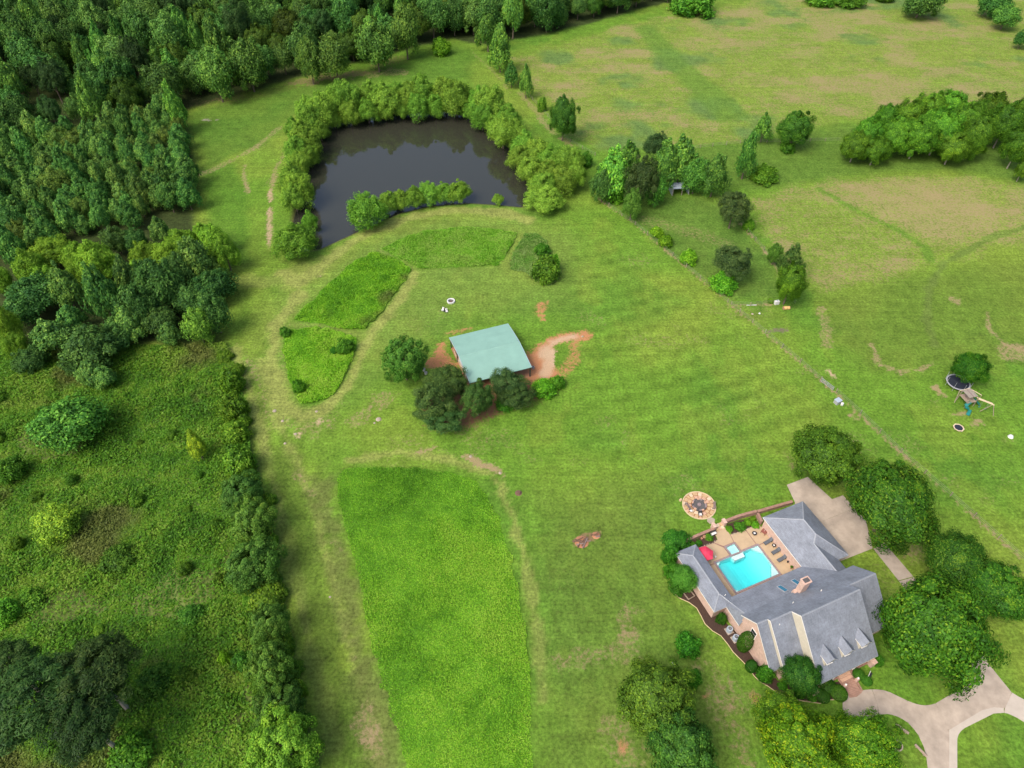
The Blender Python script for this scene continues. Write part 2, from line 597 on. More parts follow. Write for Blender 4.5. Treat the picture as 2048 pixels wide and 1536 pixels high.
M = dict(
    ground=ground_material(),
    shingle=shingle_material(),
    cap=simple('ridge_shingles', (0.26, 0.28, 0.31), 0.85, 0.15, 6),
    trim=simple('white_trim', (0.72, 0.70, 0.66), 0.5, 0.08, 2),
    cream=simple('cream_siding', (0.50, 0.46, 0.36), 0.7, 0.12, 3),
    brick=brick_material('pink_brick', (0.47, 0.30, 0.235), (0.58, 0.40, 0.32), (0.5, 0.42, 0.36)),
    redbrick=brick_material('brown_brick', (0.24, 0.13, 0.09), (0.33, 0.19, 0.14), (0.3, 0.24, 0.2)),
    conc=simple('drive_concrete', (0.36, 0.30, 0.24), 0.9, 0.30, 0.4, bump=0.2),
    conc_new=simple('pale_concrete', (0.42, 0.37, 0.31), 0.9, 0.1, 0.8, bump=0.2),
    patio=simple('tan_concrete', (0.42, 0.31, 0.19), 0.85, 0.13, 0.8, bump=0.1),
    joint=simple('joint_brick', (0.24, 0.14, 0.11), 0.9, 0.2, 6),
    coping=simple('coping_stone', (0.25, 0.19, 0.19), 0.8, 0.2, 5),
    plaster=simple('pool_plaster', (0.70, 0.84, 0.84), 0.6, 0.05, 0.6),
    plaster_pale=simple('pale_pool_plaster', (0.76, 0.83, 0.82), 0.6, 0.05, 0.6),
    pool=water_material('pool_water', None, 0.03, tint=(0.97, 0.99, 0.99), ripple=0.12, scale=3.0, absorb=((0.10, 0.93, 0.95), 0.62)),
    spa=water_material('spa_water', None, 0.03, tint=(0.95, 0.99, 0.99), ripple=0.1, scale=4.0, absorb=((0.10, 0.93, 0.95), 0.62)),
    pond=water_material('pond_water', (0.030, 0.031, 0.022), 0.03, ripple=0.02, scale=0.5),
    green_metal=simple('green_metal_roof', (0.205, 0.365, 0.305), 0.5, 0.10, 0.4),
    dark_metal=simple('dark_green_metal', (0.03, 0.06, 0.05), 0.5, 0.15, 2),
    soil=simple('red_soil', (0.34, 0.16, 0.085), 0.95, 0.25, 0.7, bump=0.4),
    mulch=simple('brown_mulch', (0.05, 0.027, 0.018), 0.95, 0.35, 4, bump=0.6),
    bark=simple('bark', (0.14, 0.105, 0.08), 0.95, 0.3, 4, bump=0.5),
    paling=simple('pale_bark', (0.25, 0.22, 0.18), 0.95, 0.25, 4),
    wood=simple('weathered_wood', (0.27, 0.21, 0.16), 0.9, 0.25, 5),
    wire=simple('fence_wire', (0.2, 0.18, 0.16), 0.6, 0.1, 3),
    stone=simple('tan_flagstone', (0.44, 0.30, 0.16), 0.85, 0.2, 1.8, bump=0.3),
    stone_b=simple('pale_flagstone', (0.55, 0.44, 0.30), 0.85, 0.18, 1.8, bump=0.3),
    stone_c=simple('pinkish_flagstone', (0.50, 0.31, 0.21), 0.85, 0.2, 1.8, bump=0.3),
    sand=simple('orange_joint_sand', (0.26, 0.12, 0.045), 0.95, 0.2, 3),
    edge=simple('buff_edging', (0.52, 0.40, 0.24), 0.85, 0.15, 2),
    char=simple('charred_gravel', (0.085, 0.08, 0.08), 0.95, 0.5, 3, bump=0.6),
    bench=simple('grey_brown_timber', (0.20, 0.15, 0.13), 0.8, 0.2, 5),
    black=simple('black_paint', (0.022, 0.022, 0.025), 0.5, 0.2, 3),
    sling=simple('slate_sling_fabric', (0.085, 0.098, 0.115), 0.8, 0.15, 4),
    red=simple('red_canvas', (0.62, 0.035, 0.085), 0.75, 0.08, 2),
    redwood=simple('red_brown_timber', (0.22, 0.075, 0.055), 0.7, 0.15, 4),
    white=simple('white_plastic', (0.60, 0.60, 0.58), 0.5, 0.06, 2),
    grey=simple('grey_metal', (0.32, 0.33, 0.35), 0.5, 0.12, 3),
    yellow=simple('yellow_plastic', (0.62, 0.42, 0.14), 0.6, 0.12, 2),
    teal=simple('teal_plastic', (0.01, 0.17, 0.15), 0.4, 0.1, 2),
    mat=simple('trampoline_mat', (0.013, 0.017, 0.03), 0.7, 0.2, 2),
    glass=simple('dark_glass', (0.02, 0.025, 0.03), 0.08, 0.1, 2),
    skyglass=simple('blue_skylight', (0.03, 0.15, 0.24), 0.12, 0.1, 2),
    terra=simple('terracotta', (0.36, 0.19, 0.12), 0.8, 0.15, 4),
    tin=simple('shed_tin', (0.34, 0.40, 0.47), 0.4, 0.12, 1.5),
    rock=simple('pale_rock', (0.33, 0.28, 0.21), 0.9, 0.2, 3),
    log=simple('brown_log', (0.13, 0.075, 0.05), 0.95, 0.35, 4, bump=0.5),
)

# ------------------------------------------------------------------ house frame (metres along and across the house)
YAW = math.radians(23)
_hu = np.array([math.cos(YAW), math.sin(YAW)])
_hv = np.array([-math.sin(YAW), math.cos(YAW)])
HO = at(1463.6, 1193.4, 3.0)[:2]


def hw(u, v):
    return HO + _hu * u + _hv * v


# ------------------------------------------------------------------ ground
POND = gpoly([(598, 503), (640, 497), (705, 467), (760, 442), (800, 425), (860, 411), (940, 405), (990, 408), (1045, 413), (1072, 385),
              (1074, 345), (1045, 305), (1000, 262), (960, 238), (890, 222), (800, 226), (715, 234), (655, 252), (618, 285), (605, 330),
              (610, 380), (590, 420), (580, 460)])
SCRUB = gpoly([(-260, 760), (-60, 690), (120, 690), (300, 690), (452, 690), (472, 740), (488, 800), (498, 860), (505, 910), (522, 960), (545, 1050),
               (558, 1130), (578, 1250), (600, 1370), (632, 1500), (660, 1640), (-260, 1640)])
P1 = gpoly([(582, 660), (640, 655), (715, 675), (712, 690), (705, 720), (690, 755), (670, 785), (648, 800), (625, 809), (602, 808), (590, 785), (575, 740), (567, 700), (566, 675)])
P2 = gpoly([(588, 640), (622, 605), (660, 565), (700, 530), (745, 505), (790, 515), (822, 540), (815, 555), (790, 590), (760, 630), (730, 660), (690, 658), (640, 648)])
P3 = gpoly([(765, 497), (800, 478), (850, 463), (900, 456), (960, 456), (1010, 461), (1035, 468), (1018, 500), (998, 530), (960, 533), (900, 535), (840, 537), (800, 518)])
P4 = gpoly([(1047, 470), (1075, 468), (1095, 485), (1100, 510), (1122, 540), (1120, 560), (1095, 572), (1070, 560), (1050, 545), (1022, 538), (1020, 525)])
P5 = gpoly([(672, 955), (690, 940), (720, 936), (760, 934), (830, 937), (900, 945), (950, 960), (972, 985), (1000, 1045), (1020, 1110), (1040, 1200), (1055, 1300),
            (1062, 1400), (1066, 1536), (1068, 1640), (850, 1640), (820, 1536), (790, 1450), (760, 1350), (735, 1240), (710, 1130), (690, 1050), (678, 1000)])

LAWN = np.array((0.094, 0.188, 0.019))
YEL = np.array((0.136, 0.204, 0.026))
DKG = np.array((0.072, 0.165, 0.018))
LUSH = np.array((0.075, 0.19, 0.014))
TAN = np.array((0.26, 0.205, 0.105))
HAY = np.array((0.245, 0.20, 0.095))
DIRT = np.array((0.38, 0.175, 0.085))
PALE = np.array((0.42, 0.31, 0.20))
BROWN = np.array((0.13, 0.085, 0.045))


def build_ground():
    step = 0.72
    far = np.array([3.0, 8, 20, 45, 90, 180, 400, 900, 2000, 4500])
    xs = np.arange(-250, 250 + step, step)
    ys = np.arange(24, 372, step)
    xs = np.concatenate([(xs[0] - far)[::-1], xs, xs[-1] + far])
    ys = np.concatenate([(ys[0] - far)[::-1], ys, ys[-1] + far])
    X, Y = np.meshgrid(xs, ys)
    sh = X.shape
    X, Y = X.ravel(), Y.ravel()
    C = np.tile(LAWN, (len(X), 1))

    def blend(c, w):
        nonlocal C
        w = np.clip(w, 0, 1)[:, None]
        C = C * (1 - w) + np.asarray(c) * w

    # bare patches
    BC, BA = np.tile(TAN, (len(X), 1)), np.zeros(len(X))

    def bare(c, w):
        nonlocal BC, BA
        w = np.clip(w, 0, 1)
        k = (w / np.maximum(w + BA * (1 - w), 1e-6))[:, None]
        BC = BC * (1 - k) + np.asarray(c) * k
        BA = 1 - (1 - BA) * (1 - w)

    def put(c, w):
        nonlocal BA
        c = np.asarray(c)
        if c[0] > c[1]:
            bare(c, w)
        else:
            blend(c, w)
            BA = BA * (1 - np.clip(w, 0, 1))

    wob = fbm(X, Y, 0.22, 50) - 0.5
    wob2 = fbm(X, Y, 0.8, 60, 3) - 0.5
    blend(YEL, 1.15 * sstep(0.40, 0.68, fbm(X, Y, 0.022, 1)))
    blend(DKG, 0.75 * sstep(0.5, 0.72, fbm(X, Y, 0.045, 2)))
    blend(YEL, 0.5 * sstep(0.52, 0.7, fbm(X, Y * 0.6, 0.16, 3)))
    bare(TAN, 0.24 * sstep(0.56, 0.8, fbm(X, Y, 0.10, 4)))

    def area(px, c, w=1.0, soft=2.0, rough=3.0):
        d = sdist(X, Y, gpoly(px) if isinstance(px, list) else px) + wob * rough
        put(c, w * sstep(soft, -soft, d))

    def areaw(px, c, warr, soft=2.0, rough=3.0):
        d = sdist(X, Y, gpoly(px) if isinstance(px, list) else px) + wob * rough
        put(c, warr * sstep(soft, -soft, d))

    def stroke(px, width, c, w=0.7, rough=2.0):
        d = line_dist(X, Y, gpoly(px)) + wob * rough * 2 + wob2 * rough
        put(c, w * sstep(width, width * 0.35, d))

    streak = fbm(X * 0.6, Y * 1.15, 0.10, 21)
    streak2 = fbm(X * 0.8, Y * 1.3, 0.30, 22)
    # far hay field, hayed in streaks, with a mown green lane across it
    hay = [(1030, 118), (1120, 84), (1250, 50), (1340, 30), (1450, 14), (1560, -10), (2040, -10), (2130, 60), (2130, 265), (1900, 225), (1700, 240), (1480, 285), (1300, 300),
           (1190, 300), (1140, 255), (1075, 190)]
    areaw(hay, YEL, 0.75 + 0 * X, 3, 6)
    areaw(hay, HAY, 0.24 + 0.30 * sstep(0.40, 0.70, streak) + 0.16 * sstep(0.5, 0.75, streak2), 4, 10)
    areaw(hay, (0.075, 0.14, 0.045), 0.7 * sstep(0.56, 0.74, fbm(X, Y, 0.05, 31)), 4, 8)
    area([(1265, 55), (1305, 48), (1335, 80), (1380, 130), (1440, 175), (1500, 235), (1440, 245), (1385, 190), (1330, 130), (1290, 85)], (0.085, 0.165, 0.024), 0.7, 2.0, 3)
    # middle paddocks
    area([(1300, 300), (1480, 290), (1680, 250), (2130, 290), (2130, 380), (1900, 340), (1640, 360), (1500, 380), (1320, 330)], (0.075, 0.14, 0.02), 0.8, 3, 5)
    pad = [(1500, 400), (1600, 372), (1740, 352), (1900, 352), (2130, 380), (2130, 470), (2000, 500), (1870, 530), (1780, 560), (1640, 585), (1560, 500), (1510, 440)]
    areaw(pad, YEL, 0.7 + 0 * X, 4, 6)
    areaw(pad, HAY, 0.27 + 0.24 * sstep(0.44, 0.7, streak) + 0.2 * sstep(0.5, 0.75, streak2), 4, 8)
    area([(1720, 375), (1850, 358), (1960, 372), (2020, 420), (2030, 455), (1930, 480), (1830, 470), (1740, 425)], HAY * 1.1, 0.38, 8, 14)
    area([(1640, 590), (1800, 560), (2130, 500), (2130, 720), (1960, 715), (1860, 745), (1740, 745), (1680, 690)], (0.095, 0.142, 0.022), 0.55, 4, 8)
    stroke([(1640, 380), (1720, 425), (1800, 462), (1850, 495), (1860, 520)], 1.6, DKG, 0.6, 1)
    stroke([(2100, 440), (1980, 475), (1890, 525), (1858, 575), (1852, 640), (1870, 690)], 1.5, (0.10, 0.15, 0.03), 0.8, 1)
    stroke([(1745, 690), (1760, 730), (1800, 742), (1850, 735), (1868, 722)], 1.1, TAN, 0.55, 1.5)
    stroke([(1975, 625), (1980, 660), (2010, 690), (2048, 700)], 1.0, TAN, 0.55, 1.0)
    area([(1985, 690), (2040, 685), (2130, 700), (2130, 722), (2000, 722)], TAN, 0.5, 1.0, 2)
    stroke([(1905, 600), (1925, 615)], 1.4, TAN, 0.6)
    stroke([(1640, 620), (1650, 650), (1655, 690)], 1.6, TAN, 0.45)
    # small paddock with the lone pines
    area([(1200, 385), (1320, 380), (1420, 400), (1480, 440), (1560, 540), (1545, 600), (1460, 598), (1345, 510), (1270, 448)], (0.07, 0.135, 0.022), 0.7, 2, 4)
    stroke([(1290, 440), (1400, 470), (1450, 490)], 4, TAN, 0.3)
    stroke([(1480, 445), (1510, 480), (1545, 520), (1560, 560)], 0.7, TAN, 0.6, 0.6)
    # lawn by the left wood, wheel tracks, and the rough around the pond
    area([(375, 225), (480, 200), (620, 165), (760, 135), (900, 90), (950, 95), (940, 160), (760, 165), (620, 200), (560, 270), (470, 310), (405, 345)], (0.062, 0.135, 0.016), 0.7, 3, 6)
    area([(405, 350), (470, 325), (490, 380), (500, 520), (450, 535), (410, 430)], (0.06, 0.15, 0.014), 0.75, 2, 4)
    stroke([(400, 350), (455, 325), (510, 295), (560, 255)], 1.6, TAN, 0.42, 1.0)
    stroke([(575, 300), (552, 335), (542, 380), (540, 430), (538, 500)], 1.3, TAN, 0.5, 1.0)
    stroke([(540, 380), (539, 430), (537, 495)], 0.7, PALE, 0.5, 0.7)
    stroke([(490, 330), (487, 350), (497, 385)], 0.8, TAN, 0.6, 0.6)
    stroke([(600, 165), (690, 150), (740, 148), (800, 145)], 4, HAY, 0.4, 5)
    stroke([(412, 240), (432, 243)], 1.2, (0.3, 0.25, 0.22), 0.6)
    stroke([(375, 212), (460, 202), (560, 180), (640, 160), (730, 142), (800, 118)], 5.5, BROWN, 0.25, 3)
    stroke([(1040, 185), (1075, 225), (1105, 265), (1140, 290)], 1.6, HAY, 0.5, 1.5)
    stroke([(945, 105), (985, 140), (1020, 185)], 1.0, TAN, 0.35, 1.0)
    # dam crest and the lawn round the weed plots
    stroke([(600, 560), (660, 520), (720, 480), (800, 445), (900, 425), (1000, 430)], 5, YEL, 0.8, 4)
    stroke([(585, 650), (640, 652), (700, 665), (725, 670)], 1.0, TAN, 0.45, 1)
    stroke([(755, 500), (800, 520), (828, 545)], 1.1, TAN, 0.5, 1)
    stroke([(1040, 470), (1005, 535)], 1.2, YEL, 0.6, 1)
    stroke([(820, 545), (790, 600), (740, 660), (715, 720), (690, 770), (650, 815)], 2.0, YEL, 0.6, 2)
    stroke([(560, 640), (565, 720), (580, 790)], 2.2, TAN, 0.45, 2)
    stroke([(490, 700), (520, 760), (545, 830), (600, 850), (660, 850), (720, 835), (770, 790)], 3.0, TAN, 0.42, 4)
    stroke([(500, 560), (520, 620), (505, 700)], 4.0, YEL, 0.7, 3)
    for a, w in (((548, 822), 0.9), ((563, 840), 1.0), ((590, 868), 0.9), ((572, 885), 0.8), ((625, 828), 1.0), ((640, 842), 0.8), ((756, 838), 0.7), ((547, 672), 0.6), ((633, 550), 0.7)):
        stroke([a, (a[0] + 6, a[1] + 3)], w * 1.3, PALE, 0.6, 1.4)
    a_ = math.radians(21)
    ph = (-X * math.sin(a_) + Y * math.cos(a_) + 2.2 * (fbm(X, Y, 0.03, 90) - 0.5)) * 2 * math.pi / 4.4
    lawn_w = sstep(2.0, -6.0, sdist(X, Y, gpoly([(1080, 560), (1200, 420), (1330, 540), (1600, 760), (1820, 940), (1560, 900), (1330, 1050), (1150, 1060), (1020, 930), (1130, 820), (1180, 700)])))
    C = C * (1 + (0.10 * np.sin(ph) * lawn_w * (0.4 + fbm(X, Y, 0.05, 91)))[:, None])
    ph2 = (X * 0.97 + Y * 0.24 + 2.0 * (fbm(X, Y, 0.03, 92) - 0.5)) * 2 * math.pi / 3.6
    strip_w = sstep(2.0, -3.0, sdist(X, Y, gpoly([(480, 720), (560, 740), (620, 860), (680, 960), (730, 1250), (810, 1560), (660, 1560), (580, 1180), (510, 880)])))
    C = C * (1 + (0.13 * np.sin(ph2) * strip_w)[:, None])
    ph3 = (X * 0.995 + Y * 0.1 + 2.0 * (fbm(X, Y, 0.03, 93) - 0.5)) * 2 * math.pi / 3.4
    low_w = sstep(2.0, -4.0, sdist(X, Y, gpoly([(1010, 980), (1300, 1080), (1340, 1250), (1230, 1330), (1220, 1560), (1080, 1560), (1060, 1250)])))
    C = C * (1 + (0.09 * np.sin(ph3) * low_w)[:, None])
    MOWN = (0.19, 0.222, 0.055)
    area([(560, 560), (660, 500), (800, 425), (1050, 420), (1160, 480), (1150, 600), (900, 640), (740, 760), (640, 850), (540, 840), (540, 650)], (0.150, 0.200, 0.042), 0.45, 8, 10)
    stroke([(560, 545), (600, 565), (655, 520), (715, 478), (800, 440), (900, 420), (1000, 424), (1060, 440)], 2.6, MOWN, 0.95, 1.6)
    stroke([(825, 548), (795, 602), (745, 662), (722, 715), (695, 768), (655, 818), (600, 838), (560, 800), (545, 720), (550, 650), (600, 590)], 2.0, MOWN, 0.95, 1.5)
    stroke([(470, 700), (500, 780), (520, 860), (545, 960), (575, 1080), (600, 1200), (635, 1350), (670, 1500)], 1.5, MOWN, 0.85, 1.4)
    stroke([(520, 720), (545, 800), (580, 900), (625, 1000), (650, 1100), (680, 1230), (720, 1380), (760, 1536)], 1.4, MOWN, 0.85, 1.4)
    stroke([(700, 920), (800, 905), (900, 918), (985, 950), (1025, 1030), (1050, 1120), (1075, 1250), (1085, 1400)], 1.2, MOWN, 0.8, 1.2)
    stroke([(480, 560), (560, 560), (640, 525)], 4.0, MOWN, 0.5, 3)
    area(P5, LUSH, 0.9, 0.8, 1.6)
    for P in (P1, P2, P3):
        area(P, LUSH * 0.9, 0.9, 0.8, 1.4)
    area(P4, (0.075, 0.11, 0.025), 0.8, 0.6, 1.0)
    stroke([(640, 960), (665, 1060), (690, 1160), (715, 1280), (745, 1400), (780, 1536)], 3.4, (0.105, 0.125, 0.034), 0.75, 3)
    stroke([(560, 930), (600, 1060), (630, 1200), (670, 1400), (700, 1560)], 4.5, (0.075, 0.125, 0.018), 0.7, 3)
    for a in ((665, 1075), (730, 1430), (700, 1290), (750, 1480), (600, 950)):
        stroke([a, (a[0] + 12, a[1] + 25)], 1.5, TAN, 0.4, 2.5)
    # red earth round the barn
    stroke([(1066, 742), (1080, 722), (1092, 696), (1112, 680), (1140, 672), (1164, 672)], 2.9, DIRT, 0.78, 1.6)
    stroke([(1058, 728), (1070, 715), (1078, 745), (1066, 775)], 3.0, DIRT, 0.8, 1.5)
    stroke([(1075, 735), (1090, 745), (1085, 762), (1075, 775)], 3.0, DIRT, 0.85, 1.8)
    stroke([(1088, 710), (1096, 695), (1118, 680), (1150, 672)], 1.8, PALE, 0.85, 1.2)
    stroke([(1092, 745), (1098, 715), (1104, 700)], 1.6, PALE, 0.8, 1.2)
    stroke([(1152, 690), (1150, 715), (1138, 738), (1122, 752)], 2.2, DIRT, 0.48, 1.3)
    stroke([(884, 690), (880, 705), (890, 722), (870, 724), (905, 735)], 2.4, DIRT, 0.75, 1.3)
    stroke([(895, 668), (945, 655)], 0.9, DIRT, 0.5, 1.0)
    stroke([(1086, 606), (1080, 625), (1088, 640)], 1.5, DIRT, 0.55, 2.0)
    area([(840, 800), (900, 775), (1000, 770), (1060, 760), (1100, 770), (1080, 800), (1010, 828), (950, 850), (880, 868), (850, 850)], (0.17, 0.088, 0.05), 0.75, 2, 3)
    stroke([(930, 912), (950, 922), (975, 936), (1002, 948)], 0.9, TAN, 0.8, 1.0)
    stroke([(870, 895), (830, 905)], 0.6, TAN, 0.6, 0.8)
    # fence lines keep a narrow dry margin
    stroke([(1192, 395), (1270, 450), (1345, 512), (1455, 605), (1600, 725), (1655, 772), (1720, 830), (1800, 905), (1900, 992), (2048, 1122)], 0.55, TAN, 0.6, 0.5)
    stroke([(1460, 610), (1540, 608)], 0.8, TAN, 0.5, 1.0)
    stroke([(1540, 662), (1570, 660)], 1.2, (0.14, 0.12, 0.08), 0.7, 1.0)
    stroke([(1655, 740), (1668, 752)], 0.7, PALE, 0.7, 0.6)
    # lower lawn, worn under the trees by the house
    area([(1070, 1000), (1330, 960), (1330, 1100), (1420, 1330), (1500, 1420), (1500, 1640), (1075, 1640)], (0.082, 0.130, 0.022), 0.6, 6, 8)
    for a, b, w in (((1430, 1330), (1470, 1400), 3), ((1450, 1440), (1500, 1520), 3), ((1230, 1450), (1260, 1500), 2.5), ((1395, 1370), (1410, 1400), 1.6), ((1505, 1390), (1512, 1396), 0.8),
                    ((1570, 905), (1590, 930), 2), ((1830, 1100), (1860, 1130), 2.5), ((1130, 1320), (1250, 1290), 2.5), ((1250, 1220), (1262, 1260), 2)):
        stroke([a, b], w, TAN * 0.9, 0.36, 3)
    for a in ((1240, 1490), (1400, 1390), (1508, 1392)):
        stroke([a, (a[0] + 6, a[1] + 4)], 0.8, DIRT, 0.6, 1.0)
    stroke([(1150, 1085), (1175, 1075), (1192, 1068)], 1.3, (0.2, 0.13, 0.07), 0.7, 1.2)
    # play-yard scuffs
    for a, b, w in (((1868, 775), (1885, 790), 0.9), ((1870, 770), (1880, 782), 0.7), ((1905, 830), (1930, 826), 0.8), ((1945, 850), (1960, 843), 0.7), ((1850, 810), (1862, 822), 1.0), ((1700, 830), (1712, 838), 0.9)):
        stroke([a, b], w, TAN, 0.6, 1.2)
    # scrub floor
    d = sdist(X, Y, SCRUB) + wob * 2
    blend((0.075, 0.125, 0.028), 0.95 * sstep(1.0, -1.0, d))
    blend((0.105, 0.145, 0.034), 0.9 * sstep(0.0, -3.0, d) * sstep(0.60, 0.70, fbm(X, Y, 0.055, 77)))
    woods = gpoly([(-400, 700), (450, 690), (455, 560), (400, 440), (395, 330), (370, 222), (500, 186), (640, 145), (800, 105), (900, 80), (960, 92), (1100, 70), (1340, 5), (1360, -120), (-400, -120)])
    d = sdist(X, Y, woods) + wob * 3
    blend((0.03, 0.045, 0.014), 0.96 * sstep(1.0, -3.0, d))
    # pond bed and pool pit
    Z = np.zeros(len(X))
    dp = sdist(X, Y, POND)
    Z -= 1.3 * sstep(1.0, -2.5, dp)
    w = sstep(1.2, -0.4, dp) * 0.9
    blend((0.085, 0.062, 0.035), w)
    hu = (X - HO[0]) * _hu[0] + (Y - HO[1]) * _hu[1]
    hv = (X - HO[0]) * _hv[0] + (Y - HO[1]) * _hv[1]
    pit = (hu > 1.4) & (hu < 12.7) & (hv > 0.3) & (hv < 10.2)
    Z[pit] = -3.2
    n, mcol = sh
    idx = np.arange(n * mcol).reshape(n, mcol)
    q = np.stack([idx[:-1, :-1], idx[:-1, 1:], idx[1:, 1:], idx[1:, :-1]], -1).reshape(-1, 4)
    me = np_mesh('ground', np.stack([X, Y, Z], 1), q, M['ground'], C, smooth=True)
    ab = me.attributes.new('Bare', 'FLOAT_COLOR', 'POINT')
    ab.data.foreach_set('color', np.ascontiguousarray(np.hstack([BC, BA[:, None]]), np.float32).ravel())
    tag(link_mesh('ground', me), 'mown lawn and grass fields with dry patches', kind='structure')


build_ground()
pm = MB()
c0 = POND.mean(0)
pm.poly([(*(c0 + (p - c0) * 1.03), -0.35) for p in POND])
tag(pm.build('pond_water', M['pond']), 'still brown pond water ringed by willows', kind='structure')


# ------------------------------------------------------------------ foliage
def cards(P, N, size, asp, colr, droop=0.0):
    """leaf-shaped quads at points P facing N"""
    n = len(P)
    r = rng.normal(size=(n, 3))
    T = np.cross(N, r)
    T /= np.linalg.norm(T, axis=1)[:, None] + 1e-9
    if droop:
        T = T * (1 - droop) + np.array([0, 0, -1.0]) * droop
        T /= np.linalg.norm(T, axis=1)[:, None] + 1e-9
    B = np.cross(N, T)
    B /= np.linalg.norm(B, axis=1)[:, None] + 1e-9
    s = size[:, None]
    V = np.empty((n, 4, 3))
    V[:, 0] = P - T * s
    V[:, 1] = P + B * s * asp - T * s * 0.1 + N * s * 0.12
    V[:, 2] = P + T * s
    V[:, 3] = P - B * s * asp - T * s * 0.1 + N * s * 0.12
    return V.reshape(-1, 3), np.arange(4 * n).reshape(n, 4), np.repeat(colr, 4, 0)


def fib(n):
    i = np.arange(n) + 0.5
    z = 1 - 2 * i / n
    t = math.pi * (1 + 5 ** 0.5) * i
    r = np.sqrt(1 - z * z)
    return np.stack([r * np.cos(t), r * np.sin(t), z], 1)


def crown_mesh(name, shape, nl, per, leaf, lobe, cols, asp=0.55, droop=0.0, up=0.25, flat=1.0, low=-0.75, loose=(0.45, 1.28), outw=0.5):
    """a crown in the unit sphere: lobes of leaf cards; shape gives the width of the crown at height z in -1..1"""
    D = fib(int(nl * 1.3))
    D = D[D[:, 2] > low][:nl]
    D = D + rng.normal(scale=0.12, size=D.shape)
    C = D * rng.uniform(0.50, 0.86, (len(D), 1))
    wz = shape(np.clip(C[:, 2] * 1.12, -1, 1))
    sph = np.sqrt(np.clip(1 - C[:, 2] ** 2, 0.02, 1))
    k = (wz / sph)[:, None]
    C[:, :2] *= k
    rl = rng.uniform(*lobe, len(C)) * np.clip(wz, 0.42, 1)
    Ps, Ns, Cs, Ss = [], [], [], []
    pal = np.array(cols)
    for c, r in zip(C, rl):
        n = int(per * rng.uniform(0.75, 1.25))
        d = rng.normal(size=(n, 3))
        d /= np.linalg.norm(d, axis=1)[:, None]
        out = c / (np.linalg.norm(c) + 1e-6)
        keep = (d @ out > -0.35) | (d[:, 2] > 0.2)
        d = d[keep]
        rad = r * rng.uniform(*loose, (len(d), 1))
        p = c + d * rad * np.array([1, 1, flat])
        nn = d * (1.1 - 0.2 * outw) + out * outw + np.array([0, 0, up]) + rng.normal(scale=0.6, size=d.shape)
        nn /= np.linalg.norm(nn, axis=1)[:, None]
        tone = np.clip(rng.normal(0.42, 0.13) + rng.normal(0, 0.27, len(d)), 0, 0.999) * (len(pal) - 1)
        i = tone.astype(int)
        f = (tone - i)[:, None]
        cc = pal[i] * (1 - f) + pal[np.minimum(i + 1, len(pal) - 1)] * f
        Ps.append(p)
        Ns.append(nn)
        Cs.append(cc)
        Ss.append(leaf * rng.uniform(0.65, 1.35, len(d)))
    Pall = np.vstack(Ps)
    Pall[:, :2] /= np.percentile(np.hypot(Pall[:, 0], Pall[:, 1]), 97.5)
    Pall[:, 2] /= np.percentile(np.abs(Pall[:, 2]), 99)
    V, Q, CC = cards(Pall, np.vstack(Ns), np.concatenate(Ss), asp, np.vstack(Cs), droop)
    return np_mesh(name, V, Q, LEAF, CC)


def sh_round(z):
    return np.sqrt(np.clip(1 - z * z, 0, 1)) ** 0.8


def sh_cone(z):
    t = (z + 1) / 2
    return np.clip(np.where(t < 0.3, 0.82 + 0.6 * t, 1.0 - ((t - 0.3) / 0.7) ** 1.25 * 0.85), 0.12, 1)


def sh_dome(z):
    return np.sqrt(np.clip(1 - ((z - (-0.35)) / 1.35) ** 2, 0, 1))


def sh_narrow(z):
    t = (z + 1) / 2
    return np.clip(1.0 - t * 0.92, 0.08, 1) * np.clip(0.6 + t * 3, 0, 1)


OAK = [(0.0305, 0.0829, 0.014), (0.0524, 0.1404, 0.0175), (0.0852, 0.2006, 0.0234), (0.1516, 0.2853, 0.0295)]
MAPLE = [(0.023, 0.0769, 0.0108), (0.0422, 0.1374, 0.013), (0.0728, 0.1978, 0.0162), (0.1818, 0.3028, 0.0243)]
WOODS = [(0.0394, 0.1139, 0.0295), (0.0656, 0.1769, 0.0351), (0.1049, 0.2456, 0.0442), (0.1639, 0.3244, 0.0589)]
GUM = [(0.0467, 0.1341, 0.0353), (0.0859, 0.2278, 0.0418), (0.1492, 0.3254, 0.0545), (0.2519, 0.4371, 0.0721)]
WILLOW = [(0.0974, 0.2237, 0.027), (0.1572, 0.3313, 0.0332), (0.2202, 0.4142, 0.0426), (0.291, 0.4866, 0.0569)]
PINE = [(0.03, 0.072, 0.0224), (0.051, 0.112, 0.0308), (0.0825, 0.1568, 0.0392), (0.1275, 0.192, 0.056)]
HOLLY = [(0.0404, 0.1095, 0.0168), (0.0687, 0.1723, 0.0248), (0.105, 0.235, 0.0337), (0.1716, 0.2937, 0.0454)]
SHRUB = [(0.0421, 0.1224, 0.0132), (0.0772, 0.2098, 0.018), (0.1262, 0.2884, 0.024), (0.1894, 0.3496, 0.036)]
BOX = [(0.0336, 0.093, 0.012), (0.0504, 0.132, 0.0144), (0.07, 0.165, 0.0168)]

